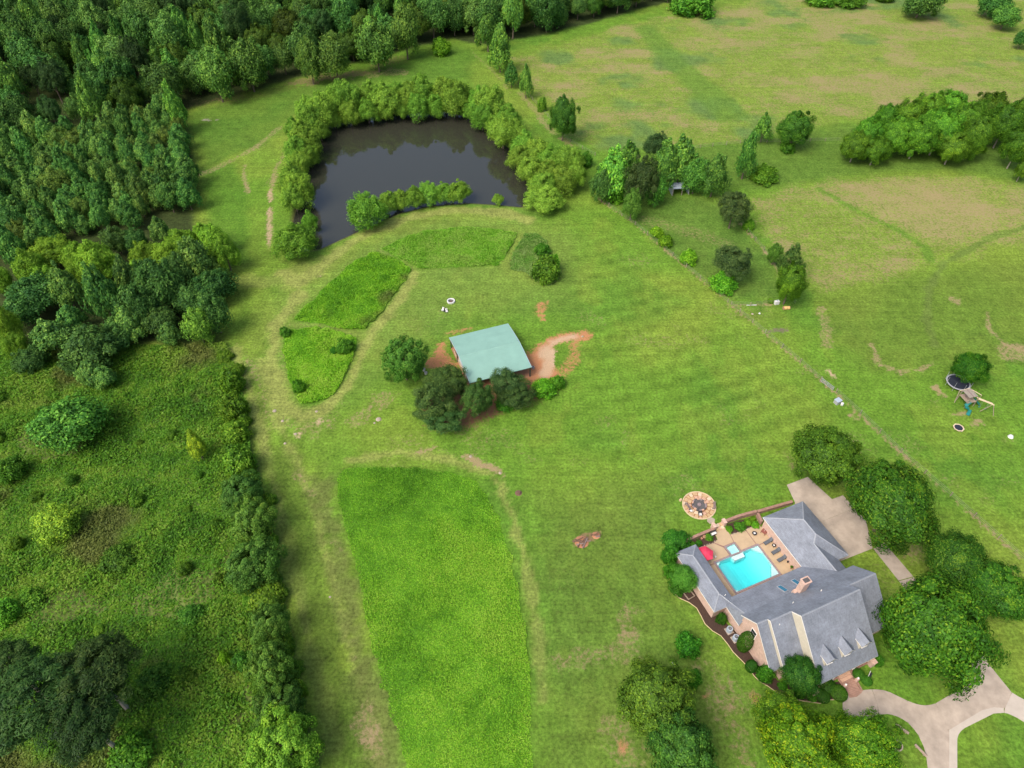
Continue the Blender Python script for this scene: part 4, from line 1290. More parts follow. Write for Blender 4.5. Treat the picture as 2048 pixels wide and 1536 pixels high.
for k, cx, cy, w, h, t, l in (
        ('shrub', 1375, 1290, 52, 52, (.55, .8, .6), 'round dark bush alone on the lawn left of the house'),
        ('shrub', 1386, 1358, 34, 44, (.45, .7, .6), 'dark bush partly under the lower lawn tree'),
        ('shrub', 1352, 1082, 56, 50, (.55, .75, .75), 'dark hedge bush at the left corner of the pool court'),
        ('shrub', 1342, 1110, 38, 46, (.5, .75, .7), 'dark hedge bush beside the left wing'),
        ('shrub', 1344, 1142, 34, 40, (.6, .85, .6), 'lighter hedge bush lower along the left wing'),
        ('shrub', 1356, 1172, 40, 34, (.5, .7, .6), 'low bush at the foot of the branching tree'),
        ('shrub', 1443, 1238, 22, 26, (.5, .6, .55), 'small dark bush at the step in the left wall'),
        ('clipped', 1489, 1287, 30, 44, (1, 1.05, 1), 'boxy clipped hedge against the gable wall'),
        ('clipped', 1502, 1334, 24, 26, (.8, 1, .9), 'round clipped bush left of the lower gable corner'),
        ('shrub', 1530, 1348, 36, 42, (.6, .8, .6), 'leafy bush below the gable corner'),
        ('clipped', 1645, 1393, 29, 26, (.9, .95, .9), 'round clipped bush nearest the drive circle, lowest of three'),
        ('clipped', 1677, 1387, 34, 27, (1.05, 1.1, .9), 'round clipped bush beside the brick walk'),
        ('clipped', 1656, 1373, 32, 22, (.95, 1, .9), 'clipped bush under the front eave'),
        ('clipped', 1717, 1349, 24, 17, (1, 1.15, .9), 'low clipped bush right of the brick walk under the eave'),
        ('clipped', 1733, 1362, 22, 15, (1.05, 1.2, .9), 'low clipped bush on the lawn side of the brick walk'),
        ('shrub', 1757, 1322, 22, 26, (.6, .8, .6), 'small bush at the right end of the front eave'),
        ('shrub', 1480, 1053, 24, 20, (.75, .95, .75), 'leafy bush in the right courtyard bed, largest one'),
        ('shrub', 1496, 1045, 17, 14, (1, 1.2, .7), 'light bush in the right courtyard bed'),
        ('shrub', 1459, 1058, 15, 13, (.9, 1.2, .7), 'small bush beside the court gate'),
        ('shrub', 1511, 1050, 17, 12, (1, 1.2, .6), 'bright low bush at the right end of the courtyard bed'),
        ('shrub', 1506, 1038, 11, 10, (1.1, 1.2, .6), 'tiny bush at the back of the right courtyard bed'),
        ('shrub', 1418, 1074, 18, 15, (.7, .9, .7), 'round bush in the left courtyard bed by the bench'),
        ('shrub', 1398, 1086, 14, 12, (.7, .9, .7), 'bush in the left courtyard bed near the wing'),
        ('shrub', 1386, 1089, 13, 11, (.6, .8, .6), 'dark bush at the end of the left courtyard bed'),
        ('shrub', 1565, 1372, 20, 16, (.6, .8, .5), 'low plant in the front mulch bed'),
        ('shrub', 1600, 1388, 22, 14, (.9, 1, .6), 'flowering plant in the front mulch bed'),
        ('shrub', 1625, 1396, 18, 14, (.6, .8, .6), 'small plant at the end of the front mulch bed')):
    place(k, cx, cy, w, h, l, tint=t)


# ------------------------------------------------------------------ weeds and long grass (nobody could count it)
def ground_cover(name, P, n, size, height, pal, label, seed, asp=0.5, tilt=0.7, dark=None, patch=0.05, feather=1.6, gap=9.0, clump=1.3):
    lo, hi = P.min(0), P.max(0)
    pts = rng.uniform(lo, hi, (int(n * 2.4), 2))
    sd = sdist(pts[:, 0], pts[:, 1], P) + (fbm(pts[:, 0], pts[:, 1], 0.5, seed + 3) - 0.5) * feather
    pts = pts[(sd < 0) & ((fbm(pts[:, 0], pts[:, 1], 0.055, 77) < gap) | (rng.random(len(pts)) < 0.3))]
    px = 1024 + FPX * pts[:, 0] / (pts[:, 1] * _F[1] - CAM_H * _F[2])
    pts = pts[(px > -80) & (px < 2130)][:n]
    x, y = pts[:, 0], pts[:, 1]
    hmap = fbm(x, y, 0.16, seed)
    z = height * (0.2 + 1.3 * sstep(0.38, 0.72, hmap)) * rng.uniform(0.15, 1.0, len(x))
    N = rng.normal(scale=tilt, size=(len(x), 3))
    N[:, 2] = np.abs(N[:, 2]) + 0.75
    N /= np.linalg.norm(N, axis=1)[:, None]
    pal = np.array(pal)
    t = np.clip(fbm(x, y, patch, seed + 5) * 1.3 - 0.2 + (fbm(x, y, 0.35, seed + 6) - 0.48) * clump + rng.normal(0, 0.22, len(x)), 0, 0.999) * (len(pal) - 1)
    i = t.astype(int)
    f = (t - i)[:, None]
    c = pal[i] * (1 - f) + pal[np.minimum(i + 1, len(pal) - 1)] * f
    if dark is not None:
        w = (sstep(0.58, 0.72, fbm(x, y, 0.07, seed + 9)) * 0.7)[:, None]
        c = c * (1 - w) + np.array(dark) * w
    V, Q, CC = cards(np.stack([x, y, z], 1), N, size * rng.uniform(0.6, 1.4, len(x)), asp, c)
    o = link_mesh(name, np_mesh(name, V, Q, LEAF, CC))
    tag(o, label, 'weeds', kind='stuff')


ground_cover('scrub_weeds', SCRUB, 210000, 0.23, 0.95, [(0.0469, 0.167, 0.0147), (0.073, 0.2323, 0.0168), (0.1149, 0.2903, 0.0211), (0.1777, 0.3193, 0.0368)], 'waist high weeds and brambles of the scrub on the left', 70, dark=(0.14, 0.14, 0.045), gap=0.69, tilt=0.5)
WP = [(0.0649, 0.2194, 0.0113), (0.0973, 0.2986, 0.0131), (0.1483, 0.3656, 0.0169), (0.2039, 0.3778, 0.0376)]
ground_cover('weed_plot', P1, 30000, 0.17, 0.55, WP, 'lush weeds in the small left plot near the barn', 80)
ground_cover('weed_plot', P2, 42000, 0.17, 0.45, WP, 'lush weeds in the long left plot below the pond', 81, dark=(0.085, 0.09, 0.03))
ground_cover('weed_plot', P3, 42000, 0.18, 0.45, [(0.0649, 0.2006, 0.0135), (0.0973, 0.2714, 0.0174), (0.1379, 0.3304, 0.0242), (0.1785, 0.3186, 0.0484)], 'lush weeds in the curved plot under the dam', 82)
ground_cover('weed_plot', P4, 16000, 0.18, 0.5, [(0.0859, 0.2167, 0.0237), (0.135, 0.2888, 0.0355), (0.1963, 0.3069, 0.065), (0.2454, 0.3611, 0.1005)], 'brown tinged weeds in the overgrown right plot', 83)
ground_cover('long_grass', P5, 120000, 0.15, 0.24, [(0.0491, 0.1472, 0.0079), (0.1136, 0.3028, 0.0156), (0.193, 0.413, 0.0216), (0.2673, 0.4283, 0.0432)], 'long lush grass in the large plot at the bottom', 84, asp=0.35, clump=0.7)

# ------------------------------------------------------------------ concrete drive, pad and walks
def zoomp(o, s, pts):
    return [(o[0] + a / s, o[1] + b / s) for a, b in pts]


def shrink(P, g):
    P = np.asarray(P, float)
    c = P.mean(0)
    d = P - c
    L = np.linalg.norm(d, axis=1)[:, None]
    return c + d * (1 - g / np.maximum(L, 0.1))


def ccw(P):
    P = [tuple(p) for p in P]
    a = sum(p[0] * q[1] - q[0] * p[1] for p, q in zip(P, P[1:] + P[:1]))
    return P if a > 0 else P[::-1]


drive = empty('concrete_drive', (*at(1860, 1420)[:2], 0))
tag(drive, 'curving concrete drive with a turning end below the house', kind='structure')
SL = [
    ([(562, 1000), (572, 975), (600, 948), (640, 925), (700, 905), (750, 896), (800, 893), (838, 1000), (856, 1098), (800, 1122), (740, 1160), (700, 1200), (640, 1170), (590, 1110), (562, 1050)], 'conc'),
    ([(804, 893), (850, 894), (900, 901), (950, 917), (1000, 941), (1088, 984), (1096, 1164), (1055, 1137), (1010, 1114), (970, 1101), (930, 1094), (862, 1098), (842, 1000)], 'conc'),
    ([(1092, 986), (1130, 1001), (1170, 1014), (1205, 1021), (1240, 1024), (1280, 1020), (1318, 1009), (1424, 1222), (1182, 1266), (1140, 1210), (1100, 1168)], 'conc'),
    ([(1184, 1270), (1424, 1226), (1428, 1300), (1428, 1700), (1262, 1700), (1258, 1536), (1248, 1450), (1228, 1365)], 'conc'),
    ([(1322, 1008), (1420, 950), (1475, 922), (1530, 900), (1590, 850), (1640, 800), (1680, 740), (1700, 690), (1732, 660), (1790, 725), (1850, 800), (1900, 862), (1946, 918), (1888, 1043), (1800, 1035), (1700, 1060), (1600, 1120), (1500, 1180), (1430, 1222)], 'conc'),
    ([(1434, 1226), (1502, 1184), (1602, 1124), (1702, 1064), (1800, 1039), (1880, 1046), (1884, 1084), (1800, 1090), (1700, 1140), (1600, 1190), (1560, 1210), (1530, 1235), (1510, 1265), (1500, 1300), (1500, 1700), (1434, 1700), (1434, 1300)], 'conc_new'),
    ([(1892, 1045), (1950, 920), (1990, 945), (2048, 976), (2250, 1080), (2250, 1290), (2048, 1160), (1990, 1124), (1950, 1105), (1915, 1090), (1888, 1086)], 'conc_new'),
]
_dl = Vector(drive.location)
for pts, mk in SL:
    P = ccw(gpoly(zoomp((1548, 1161), 4.096, pts)))
    MB().prism([(p[0] - _dl.x, p[1] - _dl.y) for p in P], -0.05, 0.06).build('slab', M[mk], drive)
jb = MB()
for pts in ([(798, 905), (806, 905), (842, 1000), (858, 1100), (852, 1100), (836, 1000)], [(1086, 992), (1094, 992), (1100, 1160), (1094, 1160)], [(1188, 1262), (1424, 1220), (1432, 1228), (1188, 1274)], [(1318, 1014), (1324, 1014), (1432, 1220), (1424, 1226)],
            [(1890, 1042), (1884, 1078), (1892, 1082), (1896, 1046)], [(1884, 1042), (1946, 924), (1952, 928), (1894, 1046)], [(1426, 1300), (1438, 1300), (1438, 1690), (1426, 1690)], [(1426, 1220), (1500, 1176), (1600, 1116), (1700, 1056), (1800, 1030), (1884, 1038), (1884, 1050), (1800, 1042), (1702, 1068), (1602, 1128), (1502, 1188), (1436, 1230), (1438, 1304), (1426, 1304)]):
    P = ccw(gpoly(zoomp((1548, 1161), 4.096, pts)))
    jb.prism([(p[0] - _dl.x, p[1] - _dl.y) for p in P], -0.05, 0.045)
jb.build('joint_filler', M['conc'], drive)
P = ccw(gpoly([(1747, 1098), (1767.5, 1084.5), (1797, 1118), (1826, 1153), (1975, 1322), (1945, 1345), (1797, 1161), (1772, 1129)]))
for a, b, c, d in (((1747, 1098), (1767.5, 1084.5), (1826, 1153), (1797, 1161)), ((1798, 1162.5), (1827, 1154.5), (1975, 1322), (1945, 1345))):
    P = ccw(gpoly([a, b, c, d]))
    MB().prism([(p[0] - _dl.x, p[1] - _dl.y) for p in P], -0.05, 0.055).build('slab', M['conc'], drive)

padr = empty('concrete_pad', (*HO, 0), YAW)
tag(padr, 'tan concrete parking pad beside the garage wing', kind='structure')
for pts in ([(22.3, -0.75), (29.7, -1.0), (32.7, 4.0), (32.7, 6.9), (22.3, 6.9)], [(22.3, 6.93), (32.7, 6.93), (32.66, 10.0), (30.2, 10.1), (29.4, 16.0), (24.55, 16.05), (23.4, 12.2), (22.3, 11.0)]):
    MB().prism(pts, -0.05, 0.05).build('slab', M['conc'], padr)

# mulch bed along the house with its edging
bed_px = [(1338, 1166), (1346, 1184), (1358, 1196), (1378, 1205), (1393, 1216), (1402, 1232), (1410, 1248), (1425, 1262), (1442, 1272), (1455, 1288), (1466, 1304), (1482, 1320), (1497, 1335), (1508, 1352), (1520, 1364), (1535, 1372),
          (1552, 1384), (1575, 1394), (1605, 1402), (1640, 1407), (1660, 1400), (1690, 1398), (1694, 1385)]
back_px = [(1680, 1362), (1640, 1374), (1590, 1372), (1556, 1362), (1520, 1318), (1470, 1262), (1440, 1236), (1400, 1180), (1366, 1140), (1350, 1130)]
BP = ccw(gpoly(bed_px + back_px))
tag(MB().prism(BP, -0.04, 0.03).build('mulch_bed', M['mulch']), 'dark brown mulch bed curving along the house', kind='structure')
MB().tube([(*p, 0.05) for p in gpoly(bed_px)], 0.06, 5).build('bed_edging', M['edge'], bpy.data.objects['mulch_bed'])
bw = empty('brick_walk', (*HO, 0), YAW)
tag(bw, 'brown brick walk from the front porch to the drive circle', kind='structure')
MB().prism([(8.5, -16.0), (8.2, -19.7), (9.3, -19.9), (10.45, -19.7), (11.0, -16.0)][::-1] if False else ccw([(8.5, -15.6), (8.2, -19.7), (9.3, -20.0), (10.45, -19.8), (11.0, -15.6)]), -0.04, 0.07).build('paving', M['redbrick'], bw)
for i, v in enumerate((-16.2, -16.7, -17.2)):
    MB().box((9.75, v, 0.24 - i * 0.08), (2.1, 0.48, 0.34 - i * 0.1)).build('step', M['stone_c'], bw)
MB().box((10.85, -18.2, 0.12), (0.22, 3.0, 0.24), -0.17).build('border', M['redbrick'], bw)

# ------------------------------------------------------------------ the house
house = empty('house', (*HO, 0), YAW)
tag(house, 'large pink brick house with grey shingle roofs round a pool court', 'house')
RM = [M['shingle'], M['trim']]


def roof(polys, parent=house, th=0.2, caps=()):
    m = MB()
    for p in polys:
        m.slab(p, th, 0, 1)
    o = m.build('roof', RM, parent)
    for a, b in caps:
        a, b = Vector(a), Vector(b)
        n = max(1, int((b - a).length / 0.35))
        c = MB()
        for i in range(n):
            p, q = a.lerp(b, i / n), a.lerp(b, (i + 0.96) / n)
            p, q = p + Vector((0, 0, 0.05)), q + Vector((0, 0, 0.03))
            d = (q - p).normalized()
            s = d.cross(Vector((0, 0, 1))).normalized() * 0.13
            dn = Vector((0, 0, -0.09))
            c.poly([p + s + dn, q + s + dn, q, p]).poly([p, q, q - s + dn, p - s + dn])
        c.build('ridge_cap', M['cap'], o)
    return o


roof([[(-4.14, -1.15, 3), (-4.14, 10.55, 3), (-2.07, 8.48, 4.0), (-2.07, 0.92, 4.0)],
      [(0, 10.55, 3), (0, -1.15, 3), (-2.07, 0.92, 4.0), (-2.07, 8.48, 4.0)],
      [(-4.14, 10.55, 3), (0, 10.55, 3), (-2.07, 8.48, 4.0)], [(-4.14, -1.15, 3), (-2.07, 0.92, 4.0), (0, -1.15, 3)]],
     caps=[((-2.07, 0.92, 4.0), (-2.07, 8.48, 4.0)), ((-4.1, 10.5, 3.02), (-2.07, 8.48, 4.0)), ((-0.04, 10.5, 3.02), (-2.07, 8.48, 4.0)), ((-4.1, -1.1, 3.02), (-2.07, 0.92, 4.0))])
roof([[(-1.0, 0, 3), (14, 0, 3), (17.35, -3.6, 5.2), (17.35, -4.6, 5.82), (-1.0, -4.6, 5.82)],
      [(-1.0, -0.6, 3.37), (-1.0, -4.6, 5.82), (-1.85, -4.55, 3.0), (-1.85, -0.6, 3.0)]], caps=[((-2.0, 0.9, 3.97), (-1.05, -1.2, 3.75)), ((-1.05, -1.2, 3.75), (-1.0, -4.3, 5.66))])
roof([[(14, 10.56, 3), (14, 0, 3), (17.35, -3.6, 5.2), (17.35, 1.95, 5.2), (18.4, 3.0, 5.9), (18.4, 6.17, 5.9)],
      [(17.35, 1.95, 5.2), (17.35, -4.4, 5.2), (20.6, -4.4, 3), (20.6, -1.39, 3)],
      [(18.4, 3.0, 5.9), (17.35, 1.95, 5.2), (20.6, -1.39, 3), (22.8, -1.39, 3)],
      [(18.4, 6.17, 5.9), (18.4, 3.0, 5.9), (22.8, -1.39, 3), (22.8, 10.56, 3)],
      [(18.4, 6.17, 5.9), (22.8, 10.56, 3), (14, 10.56, 3)]],
     caps=[((18.4, 3.0, 5.9), (18.4, 6.17, 5.9)), ((14.05, 10.5, 3.03), (18.4, 6.17, 5.9)), ((22.7, 10.5, 3.03), (18.4, 6.17, 5.9)), ((22.7, -1.3, 3.03), (18.4, 3.0, 5.9)), ((18.4, 3.0, 5.9), (17.35, 1.95, 5.2)), ((17.35, 1.95, 5.2), (17.35, -4.3, 5.2))])
RV, RZ = -4.1, 5.82
SECT = [(-1.9, -0.05, -7.05, 8.56, -12.6), (-0.05, 3.82, -7.6, 9.07, -13.75), (3.82, 14.9, -9.2, 10.55, -16.9), (14.9, 20.1, -7.6, 9.07, -13.75)]
for u0, u1, vr, zr, vf in SECT:
    roof([[(u0, RV, RZ), (u1, RV, RZ), (u1, vr, zr), (u0, vr, zr)], [(u0, vr, zr), (u1, vr, zr), (u1, vf, 3.0), (u0, vf, 3.0)]], th=0.24, caps=[((u0 + 0.1, vr, zr), (u1 - 0.1, vr, zr))])
    a, b = max(u0 + 0.14, -1.5), min(u1 - 0.14, 19.7)
    vw = vf + (1.6 if u1 == 14.9 else 0.45)
    zw = 3.0 + (vw - vf) * (zr - 3.0) / (vr - vf) - 0.3
    MB().wall([(a, -4.4, 0), (a, -4.4, 5.75), (a, vr, zr - 0.3), (a, vw, zw), (a, vw, 0)], (b - a - 0.01, 0, 0)).build('wall', M['brick'], house)
for (l, h, side) in ((0, 1, 1), (1, 2, 1), (3, 2, -1)):
    lo, hi = SECT[l], SECT[h]
    ue = hi[0] if side > 0 else hi[1]
    MB().wall([(ue + 0.02 * side, lo[2], lo[3] - 0.1), (ue + 0.02 * side, hi[2], hi[3] - 0.1), (ue + 0.02 * side, hi[4], 2.9), (ue + 0.02 * side, lo[4], 2.9)], (0.1 * side, 0, 0)).build('gable_siding', M['cream'], house)
for u0, u1, v0, v1 in ((-3.75, -0.35, -0.75, 10.2), (-1.5, 14.3, -4.4, -0.35), (14.35, 22.4, -1.0, 10.2), (14.35, 20.2, -4.4, -1.0)):
    MB().box(((u0 + u1) / 2, (v0 + v1) / 2, 1.43), (u1 - u0, v1 - v0, 2.86)).build('wall', M['brick'], house)


def window(parent, c, w, h, axis, panes=2):
    """a framed window on a wall; axis is the outward direction"""
    ax = Vector(axis)
    s = Vector((-ax.y, ax.x, 0))
    c = Vector(c)
    fr = MB()
    rz = math.atan2(s.y, s.x)
    fr.box(c + ax * 0.03, (w + 0.2, 0.06, h + 0.2), rz)
    fr.box(c + ax * 0.06 + Vector((0, 0, -h / 2 - 0.12)), (w + 0.3, 0.18, 0.08), rz)
    o = fr.build('window', M['trim'], parent)
    for i in range(panes):
        z = (i - (panes - 1) / 2) * h / panes
        MB().box(c + ax * 0.065 + Vector((0, 0, z)), (w, 0.02, h / panes - 0.07), rz).build('pane', M['glass'], o)
    return o


window(house, (-1.5, -7.05, 5.0), 1.0, 1.5, (-1, 0, 0))
window(house, (-0.9, -12.15, 1.7), 0.7, 1.3, (0, -1, 0))
for u in (5.2, 7.2, 12.2, 13.8):
    window(house, (u, -15.3, 1.6), 1.0, 1.7, (0, -1, 0))
d = MB().box((9.75, -15.33, 1.15), (1.3, 0.08, 2.3)).build('front_door', M['redwood'], house)
for u in (4.2, 7.6, 11.6, 14.6):
    MB().lathe((u, -16.5, 0), [(0.0, 0.0), (0.2, 0.0), (0.2, 0.2), (0.13, 0.25), (0.12, 2.55), (0.2, 2.65), (0.2, 2.9), (0.0, 2.9)], 10).build('porch_column', M['trim'], house)
MB().box((9.3, -16.0, 0.1), (11.0, 1.4, 0.24)).build('porch_floor', M['redbrick'], house)
# dormers on the tallest front slope
for uc in (6.15, 9.47, 12.72):
    w, vf, ze, zr = 0.98, -15.4, 5.85, 6.85
    fz = lambda v: 10.55 + (v + 9.2) * 0.9805
    ve = -9.2 + (ze - 10.55) / 0.9805
    vr = -9.2 + (zr - 10.55) / 0.9805
    dm = MB()
    dm.poly([(uc - w + .1, vf + .15, fz(vf) - .3), (uc + w - .1, vf + .15, fz(vf) - .3), (uc + w - .1, vf + .15, ze), (uc, vf + .15, zr - .12), (uc - w + .1, vf + .15, ze)])
    for s in (-1, 1):
        dm.poly([(uc + s * (w - .1), vf + .15, fz(vf) - .3), (uc + s * (w - .1), vf + .15, ze - .05), (uc + s * (w - .1), ve - .1, ze - .05), (uc + s * (w - .1), ve + .3, fz(ve) - .3)])
    do = dm.build('dormer', M['cream'], house)
    rm = MB()
    for s in (-1, 1):
        rm.slab([(uc, vf - .1, zr), (uc + s * w, vf - .1, ze), (uc + s * w, ve + .1, ze), (uc, vr + .1, zr)], 0.12, 0, 1)
    rm.build('roof', RM, do)
    window(do, (uc, vf + .14, (fz(vf) + ze) / 2 + 0.2), 0.8, 0.75, (0, -1, 0))
ch = MB().box((9.0, -4.45, 6.9), (1.25, 0.95, 5.0)).box((9.0, -4.45, 9.35), (1.45, 1.15, 0.22)).build('chimney', M['brick'], house)
MB().box((9.0, -4.45, 9.5), (1.0, 0.7, 0.08)).build('chimney_cap', M['char'], ch)
MB().box((8.1, -4.25, 5.9), (0.5, 0.6, 0.9)).build('flashing_box', M['brick'], ch)
for u in (7.52, 10.32):
    a, b = (-1.85, 4.136), (-3.32, 5.038)
    sk = MB().slab([(u - .4, a[0] + .08, a[1] + .09), (u + .4, a[0] + .08, a[1] + .09), (u + .4, b[0] - .08, b[1] + .19), (u - .4, b[0] - .08, b[1] + .19)], 0.14).build('skylight', M['grey'], house)
    MB().slab([(u - .3, a[0] - .02, a[1] + .16), (u + .3, a[0] - .02, a[1] + .16), (u + .3, b[0] + .02, b[1] + .18), (u - .3, b[0] + .02, b[1] + .18)], 0.03).build('glass', M['skyglass'], sk)
for u, v, z in ((-1.2, 0.4, 3.6), (5.6, -6.2, 7.8), (10.9, -6.3, 7.9), (1.2, -8.4, 8.2)):
    MB().lathe((u, v, z - 0.3), [(0.07, 0), (0.07, 0.62), (0.0, 0.64)], 8).build('vent_pipe', M['trim'], house)
for u, v in ((14.65, -17.0), (3.35, -17.1)):
    MB().box((u, v, 0.7), (0.75, 0.75, 1.4)).box((u, v, 1.44), (0.9, 0.9, 0.1)).build('brick_pier', M['brick'], house)


def hthing(name, u, v, label, cat, group=None, rz=0.0, z=0.0):
    p = hw(u, v)
    return tag(empty(name, (p[0], p[1], z), YAW + rz), label, cat, group)


# ------------------------------------------------------------------ pool court
court = empty('patio', (*HO, 0), YAW)
tag(court, 'tan concrete pool patio divided by brick joints', kind='structure')
bm_ = MB()
for a, b, c, d in ((-.35, -.3, 2.4, 11.2), (11.7, -.3, 14.35, 11.2), (2.4, -.3, 11.7, 1.15), (2.4, 7.68, 5.8, 11.2), (8.15, 7.68, 11.7, 11.2), (5.8, 9.55, 8.15, 12.9)):
    bm_.box(((a + c) / 2, (b + d) / 2, -0.05), (c - a, d - b, 0.15))
bm_.build('joint_bricks', M['joint'], court)
for pts in ([(0.0, 0.0), (2.3, 0.0), (2.3, 7.3), (0.0, 7.3)], [(-.3, 7.45), (2.3, 7.45), (2.42, 7.75), (5.7, 7.75), (5.7, 9.3), (4.62, 10.75), (1.0, 11.1), (-.3, 11.1)],
            [(4.75, 10.85), (5.85, 9.65), (7.9, 9.65), (8.22, 10.95), (8.3, 12.85), (6.1, 12.85), (5.6, 11.1)], [(8.05, 9.6), (8.22, 9.5), (8.22, 7.75), (11.33, 7.75), (11.33, 10.95), (8.37, 11.05)],
            [(11.48, 7.75), (11.75, 7.47), (14.3, 7.47), (14.3, 10.9), (11.48, 11.0)], [(11.82, 0.0), (14.3, 0.0), (14.3, 7.32), (11.82, 7.32)], [(2.45, 0.0), (11.67, 0.0), (11.67, 1.05), (2.45, 1.05)]):
    MB().prism(ccw(pts), 0.0, 0.06).build('slab', M['patio'], court)

pool = hthing('swimming_pool', 0, 0, 'rectangular turquoise swimming pool in the walled court', 'pool')
PU0, PU1, PV0, PV1 = 2.66, 11.45, 1.43, 7.4
bs = MB()
zf = lambda u: -1.15 - 0.75 * sstep(3.0, 6.0, np.float64(u)) * (1 - sstep(7.0, 10.5, np.float64(u)))
us = np.linspace(PU0, PU1, 15)
for a, b in zip(us[:-1], us[1:]):
    bs.poly([(a, PV0, zf(a)), (b, PV0, zf(b)), (b, PV1, zf(b)), (a, PV1, zf(a))])
    for v in (PV0, PV1):
        bs.poly([(a, v, zf(a)), (b, v, zf(b)), (b, v, 0.03), (a, v, 0.03)])
for u in (PU0, PU1):
    bs.poly([(u, PV0, zf(u)), (u, PV1, zf(u)), (u, PV1, 0.03), (u, PV0, 0.03)])
bs.build('basin', M['plaster'], pool)
lg = MB().prism(ccw([(5.95, 7.39), (8.35, 7.39), (8.2, 6.55), (6.1, 6.55)]), -1.2, -0.2)
lg.build('bench_ledge', M['plaster_pale'], pool)
for pts in ([(10.2, 7.39), (11.44, 7.39), (11.44, 5.9)], [(10.0, 1.44), (11.44, 1.44), (11.44, 3.4)], [(2.67, 7.39), (3.6, 7.39), (2.67, 6.6)], [(2.67, 1.44), (3.5, 1.44), (2.67, 2.2)]):
    MB().prism(ccw(pts), -1.6, -0.32).build('corner_step', M['plaster_pale'], pool)
cp = MB()
for a, b, c, d in ((PU0 - .3, PV0 - .3, PU1 + .3, PV0), (PU0 - .3, PV1, 5.8, PV1 + .3), (8.1, PV1, PU1 + .3, PV1 + .3), (PU0 - .3, PV0, PU0, PV1), (PU1, PV0, PU1 + .3, PV1)):
    cp.box(((a + c) / 2, (b + d) / 2, 0.02), (c - a, d - b, 0.14))
cp.build('coping', M['coping'], pool)
MB().box(((PU0 + PU1) / 2, (PV0 + PV1) / 2, -1.35), (PU1 - PU0 + .04, PV1 - PV0 + .04, 2.5)).build('pool_water', M['pool'], pool)

spa = hthing('hot_tub', 0, 0, 'small square pale hot tub on the far side of the pool', 'hot tub')
sb = MB().box((6.95, 8.42, -0.48), (1.75, 1.6, 0.9))
sb = MB()
S0, S1, T0, T1 = 6.08, 7.85, 7.62, 9.28
sb.poly([(S0, T0, -.35), (S1, T0, -.35), (S1, T1, -.35), (S0, T1, -.35)])
for p, q in (((S0, T0), (S1, T0)), ((S1, T0), (S1, T1)), ((S1, T1), (S0, T1)), ((S0, T1), (S0, T0))):
    sb.poly([(*p, -.35), (*q, -.35), (*q, .1), (*p, .1)])
sb.build('seat_ring', M['plaster_pale'], spa)
MB().box((6.96, 8.45, -.34), (0.9, 0.85, 0.04)).build('footwell', M['plaster'], spa)
sc_ = MB()
for a, b, c, d in ((S0 - .25, T0 - .25, S1 + .25, T0), (S0 - .25, T1, S1 + .25, T1 + .25), (S0 - .25, T0, S0, T1), (S1, T0, S1 + .25, T1)):
    sc_.box(((a + c) / 2, (b + d) / 2, 0.04), (c - a, d - b, 0.2))
sc_.build('coping', M['coping'], spa)
MB().box(((S0 + S1) / 2, (T0 + T1) / 2, -.24), (S1 - S0 + .04, T1 - T0 + .04, .5)).build('spa_water', M['spa'], spa)

# loungers
lo = hthing('sun_lounger', 13.55, 7.22, 'slate grey sun lounger nearest the far wall of the pool court', 'sun lounger', 'sun loungers by the pool', 0.10, 0.06)
MB().box((0, 0, 0.28), (2.0, 0.66, 0.05)).build('frame', M['black'], lo)
MB().box((-0.35, 0, 0.335), (1.3, 0.62, 0.06)).build('seat', M['sling'], lo)
MB().wall([(0.28, -.31, .33), (0.95, -.31, .72), (0.95, .31, .72), (0.28, .31, .33)], (-0.03, 0, 0.06)).build('backrest', M['sling'], lo)
for x in (-.85, .8):
    for y in (-.28, .28):
        MB().box((x, y, .14), (.05, .05, .28)).build('leg', M['black'], lo)


def dup(root, loc, rz, label):
    r = root.copy()
    col.objects.link(r)
    r.location, r.rotation_euler, r['label'] = loc, (0, 0, rz), label
    for c in root.children:
        k = c.copy()
        col.objects.link(k)
        k.parent = r
    return r


for (u, v, l) in ((13.62, 5.08, 'slate grey sun lounger in the middle of the row beside a round table'), (13.6, 3.48, 'slate grey sun lounger nearest the house by the black pot')):
    p = hw(u, v)
    dup(lo, (p[0], p[1], 0.06), YAW + 0.1, l)
for u, v, r, l in ((12.2, 9.5, .42, 'round dark ring table with pale centre on the open patio'), (13.85, 6.12, .36, 'round dark ring table between two loungers')):
    t = hthing('round_table', u, v, l, 'table', 'round ring tables', 0, 0.06)
    MB().lathe((0, 0, 0), [(r * .5, .42), (r, .42), (r, .48), (r * .5, .48), (r * .5, .42)], 16).build('tabletop', M['black'], t)
    MB().lathe((0, 0, 0), [(0, .44), (r * .5, .44), (r * .45, .38), (0, .38)], 12).build('inset', M['white'], t)
    for k in range(3):
        a = k * 2.09
        MB().box((r * .7 * math.cos(a), r * .7 * math.sin(a), .21), (.05, .05, .42)).build('leg', M['black'], t)
t = hthing('square_table', 14.0, 9.1, 'square red brown timber table near the garage wall', 'table', None, 0.35, 0.06)
for i in range(5):
    MB().box((-.38 + i * .19, 0, .5), (.17, .95, .05)).build('slat', M['redwood'], t)
for x in (-.38, .38):
    for y in (-.38, .38):
        MB().box((x, y, .24), (.07, .07, .48)).build('leg', M['redwood'], t)
MB().tube([(0, 0, .05), (0, 0, 1.3)], .025, 6).build('pole', M['trim'], t)
um = tag(empty('umbrella', (*at(1411, 1106, 2.2)[:2], 0.06), 0.3), 'red hexagonal parasol beside the left wing eave', 'umbrella')
MB().lathe((0, 0, 0), [(0, 2.6), (.75, 2.38), (1.5, 2.02), (1.5, 1.9), (1.46, 1.9), (1.44, 2.0), (0, 2.5)], 6).build('canopy', M['red'], um)
